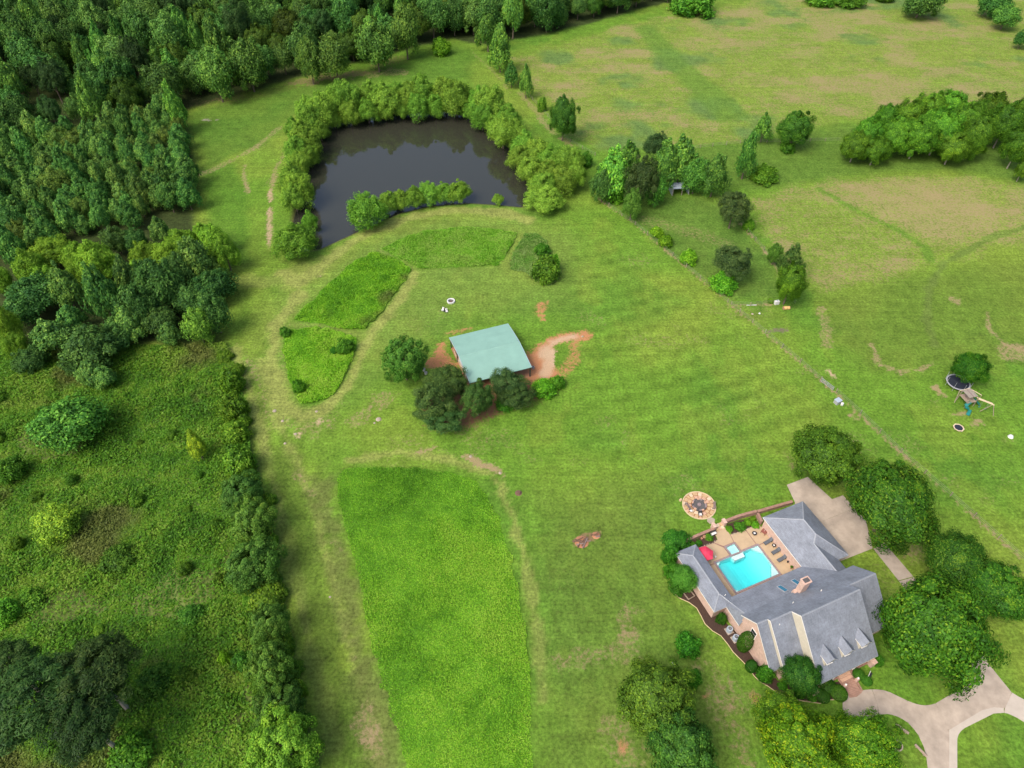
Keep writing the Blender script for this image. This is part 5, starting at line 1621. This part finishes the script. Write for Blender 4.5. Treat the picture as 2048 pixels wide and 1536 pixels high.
MB().tube([(0, 0, 0), (0, 0, 2.7)], .03, 8).build('pole', M['wood'], um)
MB().lathe((0, 0, 0), [(0, 0), (.3, 0), (.28, .08), (.05, .12)], 12).build('base', M['black'], um)
for i in range(6):
    a = i * math.pi / 3
    MB().tube([(0, 0, 2.45), (1.42 * math.cos(a), 1.42 * math.sin(a), 1.96)], .012, 4).build('rib', M['wood'], um)


def pot(u, v, r, h, mat, label, plant_=True):
    t = hthing('plant_pot', u, v, label, 'plant pot', None, 0, .06)
    MB().lathe((0, 0, 0), [(0, 0), (r * .7, 0), (r, h * .9), (r * 1.1, h), (r * .9, h), (r * .85, h * .85), (0, h * .85)], 12).build('pot', mat, t)
    if plant_:
        o = link_mesh('plant', CR['shrub'][0], t)
        o.location, o.scale, o.color = (0, 0, h + r * .5), (r * 1.2, r * 1.2, r), (.8, .9, .7, 1)


pot(14.15, 2.6, .17, .35, M['black'], 'small black pot beside the loungers', False)
pot(14.0, 1.45, .2, .4, M['terra'], 'terracotta pot in the far corner of the court')
pot(13.75, .75, .17, .35, M['terra'], 'small terracotta pot next to the corner drain')
pot(8.85, 12.2, .25, .4, M['terra'], 'pot inside the court gate beside the bush')
pot(3.6, 12.4, .3, .45, M['terra'], 'large terracotta urn in the left courtyard bed', False)
pot(3.0, 12.35, .2, .35, M['terra'], 'smaller terracotta urn in the left courtyard bed', False)
g_ = hthing('garden_globe', 3.2, 8.35, 'small white globe on the left patio slab', 'ornament', None, 0, .06)
MB().lathe((0, 0, 0), [(0, 0), (.13, .04), (.19, .17), (.13, .3), (0, .34)], 12).build('globe', M['white'], g_)
b_ = hthing('garden_bench', 5.35, 12.3, 'dark bench with pale seat at the court gate', 'bench', None, 0.05, .06)
MB().box((0, 0, .42), (1.4, .45, .06)).build('seat', M['trim'], b_)
MB().box((0, .22, .68), (1.4, .06, .5)).build('backrest', M['black'], b_)
for x in (-.62, .62):
    MB().box((x, 0, .2), (.08, .45, .4)).build('leg', M['black'], b_)
    MB().box((x, 0, .6), (.08, .45, .06)).build('armrest', M['black'], b_)

# courtyard beds with their white stone edging, walls, gate
for nm, pts, lab in (('flower_bed', [(0.3, 11.15), (4.6, 10.9), (5.5, 11.2), (5.9, 12.7), (0.0, 12.7)], 'mulched bed in the left of the court'), ('flower_bed', [(8.6, 11.1), (9.3, 10.95), (14.3, 10.75), (14.6, 12.5), (11, 13.1), (9.0, 13.1)], 'mulched bed in the right of the court')):
    o = empty(nm, (*HO, 0), YAW)
    tag(o, lab, kind='structure')
    MB().prism(ccw(pts), -.03, .05).build('mulch', M['mulch'], o)
    st = MB()
    e = [Vector((*pts[0], 0)), Vector((*pts[1], 0)), Vector((*pts[2], 0))]
    for a, b in zip(e[:-1], e[1:]):
        n = int((b - a).length / .3)
        for i in range(n):
            p = a.lerp(b, (i + random.random() * .5) / n)
            r = random.uniform(.07, .14)
            st.lathe((p.x, p.y + random.uniform(-.1, .1), .03), [(0, 0), (r, .02), (r * .8, r), (0, r * 1.2)], 6)
    so = st.build('edging_stones', M['rock'], o)
    so['kind'] = 'stuff'


def gwall(pts, label, h=0.95, th=.38):
    p0 = hw(*pts[0])
    o = tag(empty('garden_wall', (p0[0], p0[1], 0), YAW), label, 'wall')
    q = [Vector((p[0] - pts[0][0], p[1] - pts[0][1], 0)) for p in pts]
    for a, b in zip(q[:-1], q[1:]):
        c = (a + b) / 2
        L = (b - a).length
        rz = math.atan2(b.y - a.y, b.x - a.x)
        MB().box((c.x, c.y, h / 2), (L, th, h), rz).build('wall', M['redbrick'], o)
        n = max(2, int(L / .9))
        for i in range(n):
            p = a.lerp(b, (i + .5) / n)
            MB().box((p.x, p.y, h + .04), (L / n - .02, th + .12, .09), rz).build('coping', M['redbrick'], o)


gwall([(-.8, 12.75), (2.4, 12.98), (6.0, 13.02)], 'low brick garden wall left of the court gate', .75)
gwall([(8.75, 13.45), (11.2, 13.42), (13.2, 13.25), (15.1, 12.98)], 'low brick garden wall right of the court gate')
gwall([(15.3, 12.96), (18.5, 12.65), (22.6, 12.25)], 'low brick garden wall behind the garage wing', .8)
gwall([(15.0, 12.55), (14.6, 10.75)], 'short brick cross wall beside the garage wing', 1.0, .3)
gt = hthing('court_gate', 7.3, 13.3, 'brick gate landing with two pink piers at the pool court', 'gateway')
for x in (-1.15, 1.05):
    MB().box((x, 0.1, .6), (.5, .9, 1.2)).box((x, 0.1, 1.23), (.62, 1.02, .1)).build('pier', M['brick'], gt)
for i in range(3):
    for j in range(2):
        MB().box((-.55 + i * .55, -.35 + j * .65, .06 + .05 * j), (.52, .62, .16)).build('flagstone', (M['stone'], M['stone_c'], M['stone_b'])[(i + j) % 3], gt)
st_ = tag(MB().prism(ccw(shrink([(-.75, -.2), (-.3, -.75), (.55, -.4), (.75, .25), (.1, .7), (-.6, .45)], 0)), 0, .09).build('stepping_stone', M['rock']), 'single pale stepping stone between fire circle and court gate', 'stepping stone')
st_.location = (*at(1422, 1041)[:2], 0)

# things along the house
for i, (u, v, l) in enumerate(((-2.4, -3.75, 'grey air conditioner unit in the mulch, nearer the pool'), (-2.3, -5.3, 'grey air conditioner unit beside the boxy hedge'))):
    t = hthing('air_conditioner', u, v, l, 'air conditioner', 'air conditioners in the mulch bed')
    MB().lathe((0, 0, 0), [(.0, .06), (.52, .06), (.52, .85), (.46, .95), (.3, .95)], 8).build('casing', M['tin'], t)
    MB().lathe((0, 0, 0), [(.3, .93), (.36, .94), (0, .9)], 12).build('fan', M['black'], t)
    for k in range(4):
        MB().box((0, 0, .965), (.68, .03, .015), k * math.pi / 4).build('grille_bar', M['grey'], t)
    MB().box((0, 0, .03), (1.15, 1.15, .06)).build('pad', M['conc'], t)
t = tag(empty('planter_frame', (*at(1378, 1190)[:2], 0), YAW + .1), 'square timber planter frame in the mulch bed', 'planter')
for x, y, w, h in ((0, -.65, 1.4, .1), (0, .65, 1.4, .1), (-.65, 0, .1, 1.2), (.65, 0, .1, 1.2)):
    MB().box((x, y, .15), (w, h, .3)).build('board', M['wood'], t)
for px, l in (((1687.5, 1374.5), 'white capped lantern post left of the brick walk'), ((1712, 1362), 'white capped lantern post right of the brick walk')):
    t = tag(empty('lantern_post', (*at(*px)[:2], 0), YAW), l, 'lamp post', 'lantern posts at the brick walk')
    MB().box((0, 0, .4), (.42, .42, .8)).build('post', M['brick'], t)
    MB().lathe((0, 0, .8), [(.1, 0), (.13, .1), (.1, .32), (.16, .36), (0, .46)], 6).build('lantern', M['trim'], t)
t = tag(empty('garden_bench', (*at(1738, 1353)[:2], 0), YAW + .5), 'black bench with white slat on the front lawn', 'bench')
MB().box((0, 0, .4), (1.1, .4, .05)).build('seat', M['black'], t)
MB().box((0, .2, .65), (1.1, .05, .4)).build('backrest', M['trim'], t)
for x in (-.5, .5):
    MB().box((x, 0, .2), (.06, .4, .4)).build('leg', M['black'], t)
t = tag(MB().lathe((0, 0, 0), [(0, .16), (.3, .15), (.36, .05), (.36, 0)], 14).build('tank_lid', M['white']), 'round white lid in the grass above the lower lawn tree', 'lid')
t.location = (*at(1346, 1326)[:2], 0)
t = tag(MB().lathe((0, 0, 0), [(0, .4), (.12, .36), (.16, .15), (.1, 0)], 8).build('garden_statue', M['rock']), 'small pale statue in the mulch by the branching tree', 'statue')
t.location = (*at(1354, 1177)[:2], 0)
t = tag(empty('round_planter', (*at(1793.5, 1492)[:2], 0)), 'round stone rimmed planter beside the drive', 'planter')
MB().lathe((0, 0, 0), [(.62, 0), (.78, 0), (.78, .3), (.62, .3), (.62, 0)], 18).build('rim', M['rock'], t)
MB().lathe((0, 0, 0), [(0, .18), (.62, .16)], 18).build('soil', M['mulch'], t)
o = link_mesh('plant', CR['shrub'][1], t)
o.location, o.scale, o.color = (0, 0, .4), (.5, .5, .4), (.7, .8, .8, 1)
for px, rz, L, l in (((1803, 1459), -.75, 1.9, 'tan log seat on the lawn inside the drive curve'), ((1840, 1502), -1.0, 1.9, 'tan log seat lower down inside the drive curve')):
    t = tag(empty('log_seat', (*at(*px)[:2], 0), rz), l, 'bench', 'log seats inside the drive curve')
    MB().tube([(-L / 2, 0, .3), (L / 2, 0, .3)], .2, 8).build('log', M['wood'], t)
    for x in (-.6, .6):
        MB().box((x, 0, .1), (.2, .3, .2)).build('foot', M['wood'], t)

# ------------------------------------------------------------------ flagstone fire circle
FC = at(1398, 1011)
fr_ = tag(empty('fire_circle', (FC[0], FC[1], 0), 0.2), 'round flagstone fire circle with buff edging on the lawn', 'fire pit')
RR = 2.95
MB().lathe((0, 0, 0), [(0, .03), (RR, .03), (RR, -.02)], 48).build('joint_bed', M['sand'], fr_)
MB().lathe((0, 0, 0), [(RR - .05, 0), (RR - .05, .16), (RR + .14, .16), (RR + .14, 0)], 48).build('edging', M['edge'], fr_)
r_ = random.Random(4)
for (r0, r1, n, ph) in ((1.5, 2.12, 15, .1), (2.2, 2.84, 19, .3)):
    cuts = sorted(ph + (i + r_.uniform(-.22, .22)) * 2 * math.pi / n for i in range(n))
    cuts.append(cuts[0] + 2 * math.pi)
    for a, b in zip(cuts[:-1], cuts[1:]):
        g = .07
        j = lambda s: s + r_.uniform(-.07, .07)
        a0, b0 = a + g / r0, b - g / r0
        a1, b1 = a + g / r1, b - g / r1
        mid = (a + b) / 2
        pts = [(j(r0) * math.cos(a0), j(r0) * math.sin(a0)), (j(r1) * math.cos(a1), j(r1) * math.sin(a1)), (j(r1 + .05) * math.cos(mid), j(r1) * math.sin(mid)), (j(r1) * math.cos(b1), j(r1) * math.sin(b1)), (j(r0) * math.cos(b0), j(r0) * math.sin(b0))]
        MB().prism(ccw(pts), 0, .075 + r_.uniform(0, .02)).build('flagstone', (M['stone'], M['stone_b'], M['stone_c'], M['stone'])[r_.randrange(4)], fr_)
pit = tag(empty('fire_pit', (FC[0], FC[1], 0.03)), 'charred gravel fire bowl with stone rim inside the flagstone circle', 'fire pit')
MB().lathe((0, 0, 0), [(0, .12), (.5, .14), (1.0, .16), (1.12, .22)], 16).build('gravel', M['char'], pit)
for i in range(16):
    a = i * math.pi / 8
    MB().box((1.22 * math.cos(a), 1.22 * math.sin(a), .16), (.24, .46, .32 + .04 * (i % 3)), a).build('rim_stone', (M['coping'], M['stone_c'], M['char'])[i % 3], pit)
MB().lathe((0, 0, .1), [(.34, 0), (.36, .3), (.2, .34), (.16, .2), (0, .2)], 9).build('bowl', M['coping'], pit)
for (px, rz, l, L) in (((1375, 1015), math.radians(115), 'grey timber bench on the left of the fire circle', 1.5), ((1427, 1013), math.radians(75), 'grey timber bench on the right of the fire circle', 1.5)):
    t = tag(empty('fire_bench', (*at(*px)[:2], .08), rz), l, 'bench', 'benches at the fire circle')
    for y in (-.2, -.07, .06):
        MB().box((0, y, .42), (L, .11, .05)).build('slat', M['bench'], t)
    s = 1 if '115' in str(115) and rz > 1.6 else -1
    for z in (.58, .72):
        MB().box((0, .2 * s, z), (L, .05, .11)).build('back_slat', M['bench'], t)
    for x in (-L * .42, L * .42):
        MB().box((x, 0, .2), (.08, .45, .4)).build('leg', M['bench'], t)
        MB().box((x, .2 * s, .5), (.08, .06, .6)).build('post', M['bench'], t)
t = tag(empty('fire_chair', (*at(1399.5, 1031)[:2], .08), math.pi), 'black chair with pale cushion at the bottom of the fire circle', 'chair')
MB().box((0, .05, .4), (.6, .5, .1)).build('seat', M['white'], t)
MB().box((0, -.3, .65), (.66, .1, .6)).build('backrest', M['black'], t)
for x in (-.3, .3):
    MB().box((x, 0, .55), (.07, .55, .05)).build('armrest', M['black'], t)
    for y in (-.25, .25):
        MB().box((x, y, .2), (.06, .06, .4)).build('leg', M['black'], t)
t = tag(empty('side_stool', (*at(1381.5, 1024)[:2], .08), .5), 'tiny black and white stool beside the left fire bench', 'stool')
MB().box((0, 0, .35), (.4, .4, .06)).build('seat', M['white'], t)
for x in (-.15, .15):
    for y in (-.15, .15):
        MB().box((x, y, .16), (.04, .04, .32)).build('leg', M['black'], t)
t = tag(empty('stone_stack', (*at(1361, 1001)[:2], 0), .4), 'small stack of buff blocks on the left rim of the fire circle', 'stone')
for z, s in ((.12, .5), (.34, .38)):
    MB().box((0, 0, z), (s, s * .8, .22), z).build('block', M['edge'], t)

# ------------------------------------------------------------------ the barn
nw, ne, se, sw = [np.array(p) for p in ((-14.1, 117.75), (-1.1, 122.5), (4.2, 108.3), (-8.65, 103.7))]
bc = (nw + ne + se + sw) / 4
by = math.atan2(ne[1] - nw[1], ne[0] - nw[0])
barn = tag(empty('barn', (bc[0], bc[1], 0), by), 'open sided barn with a sea green metal roof', 'barn')
BW, BD = 13.85, 15.1
hx, hy = BW / 2, BD / 2
prof = [(-hy, 3.0), (-hy * .5, 3.55), (0, 3.95), (hy * .5, 3.62), (hy, 3.0)]
rm = MB()
for (a, za), (b, zb) in zip(prof[:-1], prof[1:]):
    rm.slab([(-hx, a, za), (hx, a, za), (hx, b, zb), (-hx, b, zb)], .12)
ro = rm.build('roof', M['green_metal'], barn)
rb = MB()
for i in range(46):
    x = -hx + .15 + i * (BW - .3) / 45
    for (a, za), (b, zb) in zip(prof[:-1], prof[1:]):
        rb.slab([(x - .025, a, za + .03), (x + .025, a, za + .03), (x + .025, b, zb + .03), (x - .025, b, zb + .03)], .04)
so = rb.build('roof_rib', M['green_metal'], ro)
so['kind'] = 'stuff'
MB().wall([(-hx, -.25, 4.0 - .07), (-hx, 0, 4.03), (-hx, .25, 4.0 - .07)], (BW, 0, 0)).build('ridge_cap', M['green_metal'], ro)
tm = MB()
for s in (-1, 1):
    for (a, za), (b, zb) in zip(prof[:-1], prof[1:]):
        tm.slab([(s * (hx + .03) - .04, a, za + .02), (s * (hx + .03) + .04, a, za + .02), (s * (hx + .03) + .04, b, zb + .02), (s * (hx + .03) - .04, b, zb + .02)], .22)
tm.build('rake_trim', M['tin'], barn)
for x in (-hx + .2, 0, hx - .2):
    for y in (-hy + .25, -hy / 3, hy / 3, hy - .25):
        if x == 0 and abs(y) < hy - 1:
            continue
        z = np.interp(y, [p[0] for p in prof], [p[1] for p in prof]) - .12
        MB().box((x, y, z / 2), (.2, .2, z)).build('post', M['dark_metal'], barn)
for y in (-hy + .25, hy - .25):
    MB().box((0, y, 2.72), (BW - .4, .12, .25)).build('beam', M['dark_metal'], barn)
MB().box((-hx + .25, 0, 1.0), (.06, BD - 4, .12)).box((-hx + .25, 0, .5), (.06, BD - 4, .12)).build('rail', M['stone_b'], barn)
MB().box((0, 0, .012), (BW - .2, BD - .2, .03)).build('dirt_floor', M['soil'], barn)
MB().box((0, -hy + 3.2, 1.3), (BW - 4.5, .1, 2.6)).build('back_panel', M['dark_metal'], barn)
ca, sa = math.cos(by), math.sin(by)
bpos = lambda x, y: (bc[0] + x * ca - y * sa, bc[1] + x * sa + y * ca, 0.03)
t = tag(empty('utility_trailer', bpos(-hx + 1.3, -1.0), by), 'white box trailer parked just under the left side of the barn', 'trailer')
MB().box((0, 0, 1.1), (1.9, 5.6, 1.5)).box((0, 0, 1.88), (1.7, 5.3, .1)).build('body', M['white'], t)
MB().tube([(0, 2.8, .5), (0, 3.9, .5)], .06, 6).build('hitch', M['black'], t)
for s in (-1, 1):
    for y in (-.9, -.1):
        w = MB().tube([(s * .86, y, .33), (s * 1.02, y, .33)], .33, 12).build('wheel', M['black'], t)
t = tag(empty('hay_feeder', bpos(-hx + 1.2, 4.6), by), 'tan timber feeder under the upper left corner of the barn roof', 'feeder')
MB().box((0, 0, .5), (1.0, 2.6, .1)).build('tray', M['stone_b'], t)
for x in (-.45, .45):
    for y in (-1.2, 1.2):
        MB().box((x, y, .25), (.1, .1, .5)).build('leg', M['wood'], t)
for i, (px, l) in enumerate((((848, 741), 'white bucket on the ground right of the round barn tree'), ((852, 748), 'pale tub beside the white bucket near the barn'), ((1066, 737), 'grey drum at the right corner post of the barn'))):
    t = tag(MB().lathe((0, 0, 0), [(0, 0), (.3, 0), (.34, .55), (.3, .55), (.28, .1), (0, .1)], 12).build('bucket', M['white' if i < 2 else 'grey']), l, 'bucket')
    t.location = (*at(*px)[:2], 0)

# white ringed fire pit and chairs up on the lawn
t = tag(empty('fire_ring', (*at(902, 603.5)[:2], 0)), 'white ringed fire pit on the lawn above the barn', 'fire pit')
for i in range(14):
    a = i * 2 * math.pi / 14
    MB().box((.82 * math.cos(a), .82 * math.sin(a), .2), (.26, .36, .4), a).build('ring_block', M['white'], t)
MB().lathe((0, 0, 0), [(0, .08), (.7, .12)], 14).build('ash', M['char'], t)
MB().lathe((0, 0, 0), [(0, .25), (.25, .2), (.3, .1)], 8).build('burnt_log', M['log'], t)
for (px, rz, c, l) in (((885.5, 622), 2.6, 'white', 'white lawn chair left of the dark one by the fire ring'), ((889.5, 624), 3.0, 'black', 'dark lawn chair between two pale ones by the fire ring'), ((893.5, 624.5), 3.5, 'white', 'white lawn chair right of the dark one by the fire ring')):
    t = tag(empty('lawn_chair', (*at(*px)[:2], 0), rz), l, 'chair', 'lawn chairs by the fire ring')
    MB().box((0, 0, .35), (.55, .5, .06)).build('seat', M[c], t)
    MB().wall([(-.27, -.25, .35), (.27, -.25, .35), (.27, -.42, .9), (-.27, -.42, .9)], (0, .05, 0)).build('backrest', M[c], t)
    for x in (-.24, .24):
        for y in (-.22, .22):
            MB().box((x, y, .17), (.05, .05, .34)).build('leg', M[c], t)

# brush heap, stumps and pale stones
for (px, l, n, sc) in (((1163, 1084), 'heap of brown logs and brush on the lower lawn, larger one', 11, 1.0), ((1192, 1071), 'heap of dark sticks on the lower lawn, smaller one', 6, .6)):
    t = tag(empty('brush_pile', (*at(*px)[:2], 0)), l, 'brush pile')
    MB().lathe((0, 0, 0), [(0, .3 * sc), (.6 * sc, .25 * sc), (1.3 * sc, 0)], 9).build('heap', M['soil'], t)
    for i in range(n):
        a = random.uniform(-.5, .5) + (0 if i % 2 else .8)
        x, y = random.uniform(-.8, .8) * sc, random.uniform(-.7, .3) * sc
        L = random.uniform(.5, 1.1) * sc
        MB().tube([(x - L * math.cos(a), y - L * math.sin(a), .25 * sc), (x + L * math.cos(a), y + L * math.sin(a), (.3 + .3 * random.random()) * sc)], [.13 * sc, .09 * sc], 6).build('log', M['log' if i % 3 else 'bench'], t)
t = tag(MB().lathe((0, 0, 0), [(0, .35), (.4, .33), (.5, .1), (.7, 0)], 9).build('tree_stump', M['log']), 'dark brown tree stump on the lawn right of the grass plot', 'stump')
t.location = (*at(1037, 986)[:2], 0)
for i, (x, y, s) in enumerate(((549, 822, .4), (565, 842, .35), (757, 839, .55), (749, 846, .25), (591, 868, .35), (633, 823, .3), (941, 913, .3), (1000, 946, .3), (1165, 673, .3), (570, 887, .3), (660, 1194, .22), (1505, 628, .3))):
    r = random.Random(i)
    m = MB()
    m.lathe((0, 0, 0), [(0, s * .5), (s * .6, s * .42), (s * r.uniform(.9, 1.1), s * .15), (s, -.02)], 7)
    o = tag(m.build('field_stone', M['rock']), 'pale stone lying bare in the worn lawn', 'stone', 'pale stones in the worn lawn')
    o.location, o.rotation_euler = (*at(x, y)[:2], 0), (0, 0, i)

# ------------------------------------------------------------------ tin shed in the grove
t = tag(empty('field_shed', (*at(1357, 384)[:2], 0), math.radians(8)), 'small open fronted tin shed under the grove trees', 'shed')
MB().slab([(-2.6, -2.0, 2.4), (2.7, -2.0, 2.4), (2.7, 2.0, 1.9), (-2.6, 2.0, 1.9)], .1).build('roof', M['tin'], t)
MB().box((0, 1.8, .95), (5.0, .08, 1.9)).build('back_wall', M['tin'], t)
for s in (-1, 1):
    MB().box((s * 2.45, 0, 1.0), (.08, 3.6, 2.0)).build('side_wall', M['tin'], t)
for x in (-2.45, .3, 2.45):
    MB().box((x, -1.85, 1.15), (.14, .14, 2.3)).build('post', M['paling'], t)

# ------------------------------------------------------------------ fences
def fence(pts, label, space=5.0, h=1.25, pale=.15, rz=0):
    P = gpoly(pts)
    o = tag(empty('wire_fence', (P[0][0], P[0][1], 0)), label, 'fence')
    Q = P - P[0]
    wm = MB()
    for a, b in zip(Q[:-1], Q[1:]):
        L = np.hypot(*(b - a))
        n = max(1, int(round(L / space)))
        for i in range(n):
            p = a + (b - a) * i / n
            MB().tube([(p[0], p[1], -.05), (p[0] + random.uniform(-.05, .05), p[1], h)], .075, 6).build('post', M['paling' if random.random() < pale else 'wood'], o)
        for z in (.35, .75, 1.12):
            wm.tube([(a[0], a[1], z), (b[0], b[1], z)], .018, 4, cap=False)
    wm.build('wire', M['wire'], o)


fence([(1192, 396), (1270, 450), (1345, 512), (1400, 558), (1455, 605), (1530, 667), (1600, 725), (1645, 765)], 'long wire fence running diagonally across the lawns past the barn')
fence([(1672, 785), (1720, 828), (1800, 905), (1900, 992), (2048, 1122)], 'wire fence behind the house trees on the right')
fence([(1462, 610), (1500, 612), (1545, 607)], 'short wire fence from the long fence to the white tank', 4)
fence([(1480, 446), (1510, 482), (1545, 520), (1570, 570), (1590, 610)], 'wire fence between the small paddock and the hay paddock')
fence([(1190, 312), (1140, 285), (1085, 222), (1055, 190), (1020, 150)], 'wire fence along the left edge of the hay field')
fence([(1375, 300), (1425, 293), (1480, 287), (1560, 284), (1680, 282)], 'wire fence across the bottom of the hay field', 4.5)
t = tag(empty('field_gate', (*at(1641, 764)[:2], 0), math.radians(-57)), 'pale metal bar gate standing open in the long fence', 'gate')
for z in (.3, .6, .9, 1.2):
    MB().tube([(0, 0, z), (3.2, 0, z)], .035, 6).build('bar', M['grey'], t)
for x in (0, 1.6, 3.2):
    MB().tube([(x, 0, .2), (x, 0, 1.25)], .035, 6).build('upright', M['grey'], t)
MB().tube([(-.15, 0, 0), (-.15, 0, 1.5)], .1, 8).build('post', M['wood'], t)
t = tag(empty('pump_box', (*at(1674, 806)[:2], 0), .5), 'grey metal pump box beside the fence gap', 'box')
MB().box((0, 0, .45), (1.2, 1.0, .9)).build('cabinet', M['grey'], t)
MB().box((0, 0, .94), (1.3, 1.1, .08)).build('lid', M['tin'], t)
t = tag(MB().lathe((0, 0, 0), [(0, .7), (.25, .62), (.33, .4), (.3, 0)], 12).build('well_cap', M['white']), 'small white dome next to the grey pump box', 'dome')
t.location = (*at(1683.5, 810)[:2], 0)
t = tag(empty('water_tank', (*at(1552.5, 608)[:2], 0), .2), 'white plastic tank under the bright tree by the fence', 'tank')
MB().box((0, 0, .5), (1.1, .7, .9)).build('body', M['white'], t)
MB().lathe((0, 0, .95), [(.2, 0), (.2, .1), (0, .12)], 10).build('lid', M['tin'], t)
t = tag(empty('drum', (*at(1572, 618.5)[:2], 0), .1), 'yellow drum lying on its side by the bright tree', 'drum')
MB().tube([(-.75, 0, .42), (.75, 0, .42)], .42, 14).build('body', M['yellow'], t)
for x in (-.72, 0, .72):
    MB().tube([(x - .05, 0, .42), (x + .05, 0, .42)], .45, 14).build('hoop', M['terra'], t)
t = tag(MB().tube([(-1.2, 0, .1), (1.2, .1, .1)], .09, 8).build('pipe', M['white']), 'white pipe on the ground along the short fence', 'pipe')
t.location = (*at(1503, 611)[:2], 0)
for px, l, s in (((2021, 874), 'white upturned tub alone on the grass at the right edge', .55), ((1519, 627), 'tiny white tub on the grass below the white tank', .25), ((1544, 362), 'pale blue tub by the spreading cross fence bush', .4)):
    t = tag(MB().lathe((0, 0, 0), [(0, s * .7), (s * .7, s * .66), (s, 0)], 12).build('tub', M['white']), l, 'tub')
    t.location = (*at(*px)[:2], 0)

# ------------------------------------------------------------------ play yard
t = tag(empty('trampoline', (*at(1913, 770)[:2], 0)), 'big round black trampoline with net poles beside the play set', 'trampoline')
MB().lathe((0, 0, 0), [(0, .85), (2.15, .88)], 28).build('mat', M['mat'], t)
MB().lathe((0, 0, 0), [(2.15, .86), (2.15, .92), (2.42, .92), (2.42, .84)], 28).build('rim', M['grey'], t)
nm_ = MB()
for i in range(8):
    a = i * math.pi / 4
    x, y = 2.45 * math.cos(a), 2.45 * math.sin(a)
    MB().tube([(x, y, 0), (x, y, 2.5)], .03, 6).build('pole', M['grey'], t)
MB().tube([(2.45 * math.cos(a), 2.45 * math.sin(a), 2.5) for a in np.linspace(0, 2 * math.pi, 25)], .02, 5).build('top_ring', M['mat'], t)
t = tag(empty('mini_trampoline', (*at(1916, 857)[:2], 0), .3), 'small dark trampoline with pale rim on the play yard grass', 'trampoline')
MB().lathe((0, 0, 0), [(0, .3), (.85, .3)], 8).build('mat', M['mat'], t)
MB().lathe((0, 0, 0), [(.85, .28), (.85, .34), (1.08, .34), (1.08, .28)], 8).build('rim', M['stone_b'], t)
for i in range(4):
    a = i * math.pi / 2
    MB().tube([(.98 * math.cos(a), .98 * math.sin(a), 0), (.98 * math.cos(a), .98 * math.sin(a), .3)], .03, 5).build('leg', M['grey'], t)
pc = at(1929, 806)
ps = tag(empty('play_set', (pc[0], pc[1], 0), math.radians(14)), 'timber play set with teal slides and a swing beam', 'play set')
for i in range(8):
    MB().box((-.95 + i * .27, 0, 1.5), (.25, 2.6, .06)).build('deck_board', M['wood'], ps)
for i in range(7):
    MB().box((-.9 + i * .3, .15, 2.85 + .0), (.29, 2.3, .05)).build('roof_board', M['bench' if i % 4 == 3 else 'paling'], ps)
for x in (-1.05, 1.05):
    for y in (-1.2, 1.2):
        MB().box((x, y, 1.42), (.12, .12, 2.84)).build('post', M['wood'], ps)
for y in (-.28, .28):
    MB().tube([(.9, -1.2 + y * .8, 2.5), (3.0, -3.4 + y * .8, 2.4)], .09, 6).build('swing_beam', M['stone_b'], ps)
for s in (-1, 1):
    MB().tube([(3.0, -3.4, 2.45), (3.0 + s * .9 - .6, -3.4 - .9 * s - .3, 0)], .07, 6).build('swing_leg', M['wood'], ps)
MB().tube([(-1.2, 1.6, 2.4), (1.3, 1.7, 2.4)], .07, 6).build('top_rail', M['stone_b'], ps)
MB().tube([(1.3, 1.7, 2.4), (2.4, -.6, 2.4)], .07, 6).build('top_rail', M['stone_b'], ps)
MB().tube([(2.4, -.6, 2.4), (2.5, -.6, 0)], .07, 6).build('rail_leg', M['wood'], ps)
MB().tube([(-1.2, 1.6, 2.4), (-2.0, .6, 0)], .07, 6).build('rail_leg', M['wood'], ps)


def slide(path, w, name):
    m = MB()
    path = [Vector(p) for p in path]
    for a, b in zip(path[:-1], path[1:]):
        d = (b - a)
        s = Vector((-d.y, d.x, 0)).normalized() * w / 2
        m.poly([a - s, b - s, b + s, a + s])
        for k in (-1, 1):
            m.poly([a + s * k, b + s * k, b + s * k * 1.15 + Vector((0, 0, .22)), a + s * k * 1.15 + Vector((0, 0, .22))])
    m.build(name, M['teal'], ps)


slide([(-.2, -1.1, 1.55), (-.9, -1.35, 1.45), (-1.5, -1.5, 1.15), (-1.45, -2.0, .85), (-.95, -2.3, .65), (-1.3, -2.8, .4), (-1.9, -3.2, .2)], .62, 'spiral_slide')
slide([(1.1, -.6, 1.5), (1.7, -.9, 1.0), (2.2, -1.2, .35), (2.5, -1.35, .25)], .55, 'slide')
for y in (-2.0, -2.8):
    q = Vector((1.7 + (-2.0 - y), y, 0))
    MB().tube([(q.x - .2, q.y, 2.4), (q.x - .2, q.y, .5)], .012, 4).tube([(q.x + .2, q.y, 2.4), (q.x + .2, q.y, .5)], .012, 4).build('swing_chain', M['grey'], ps)
    MB().box((q.x, q.y, .5), (.45, .2, .04)).build('swing_seat', M['teal'], ps)
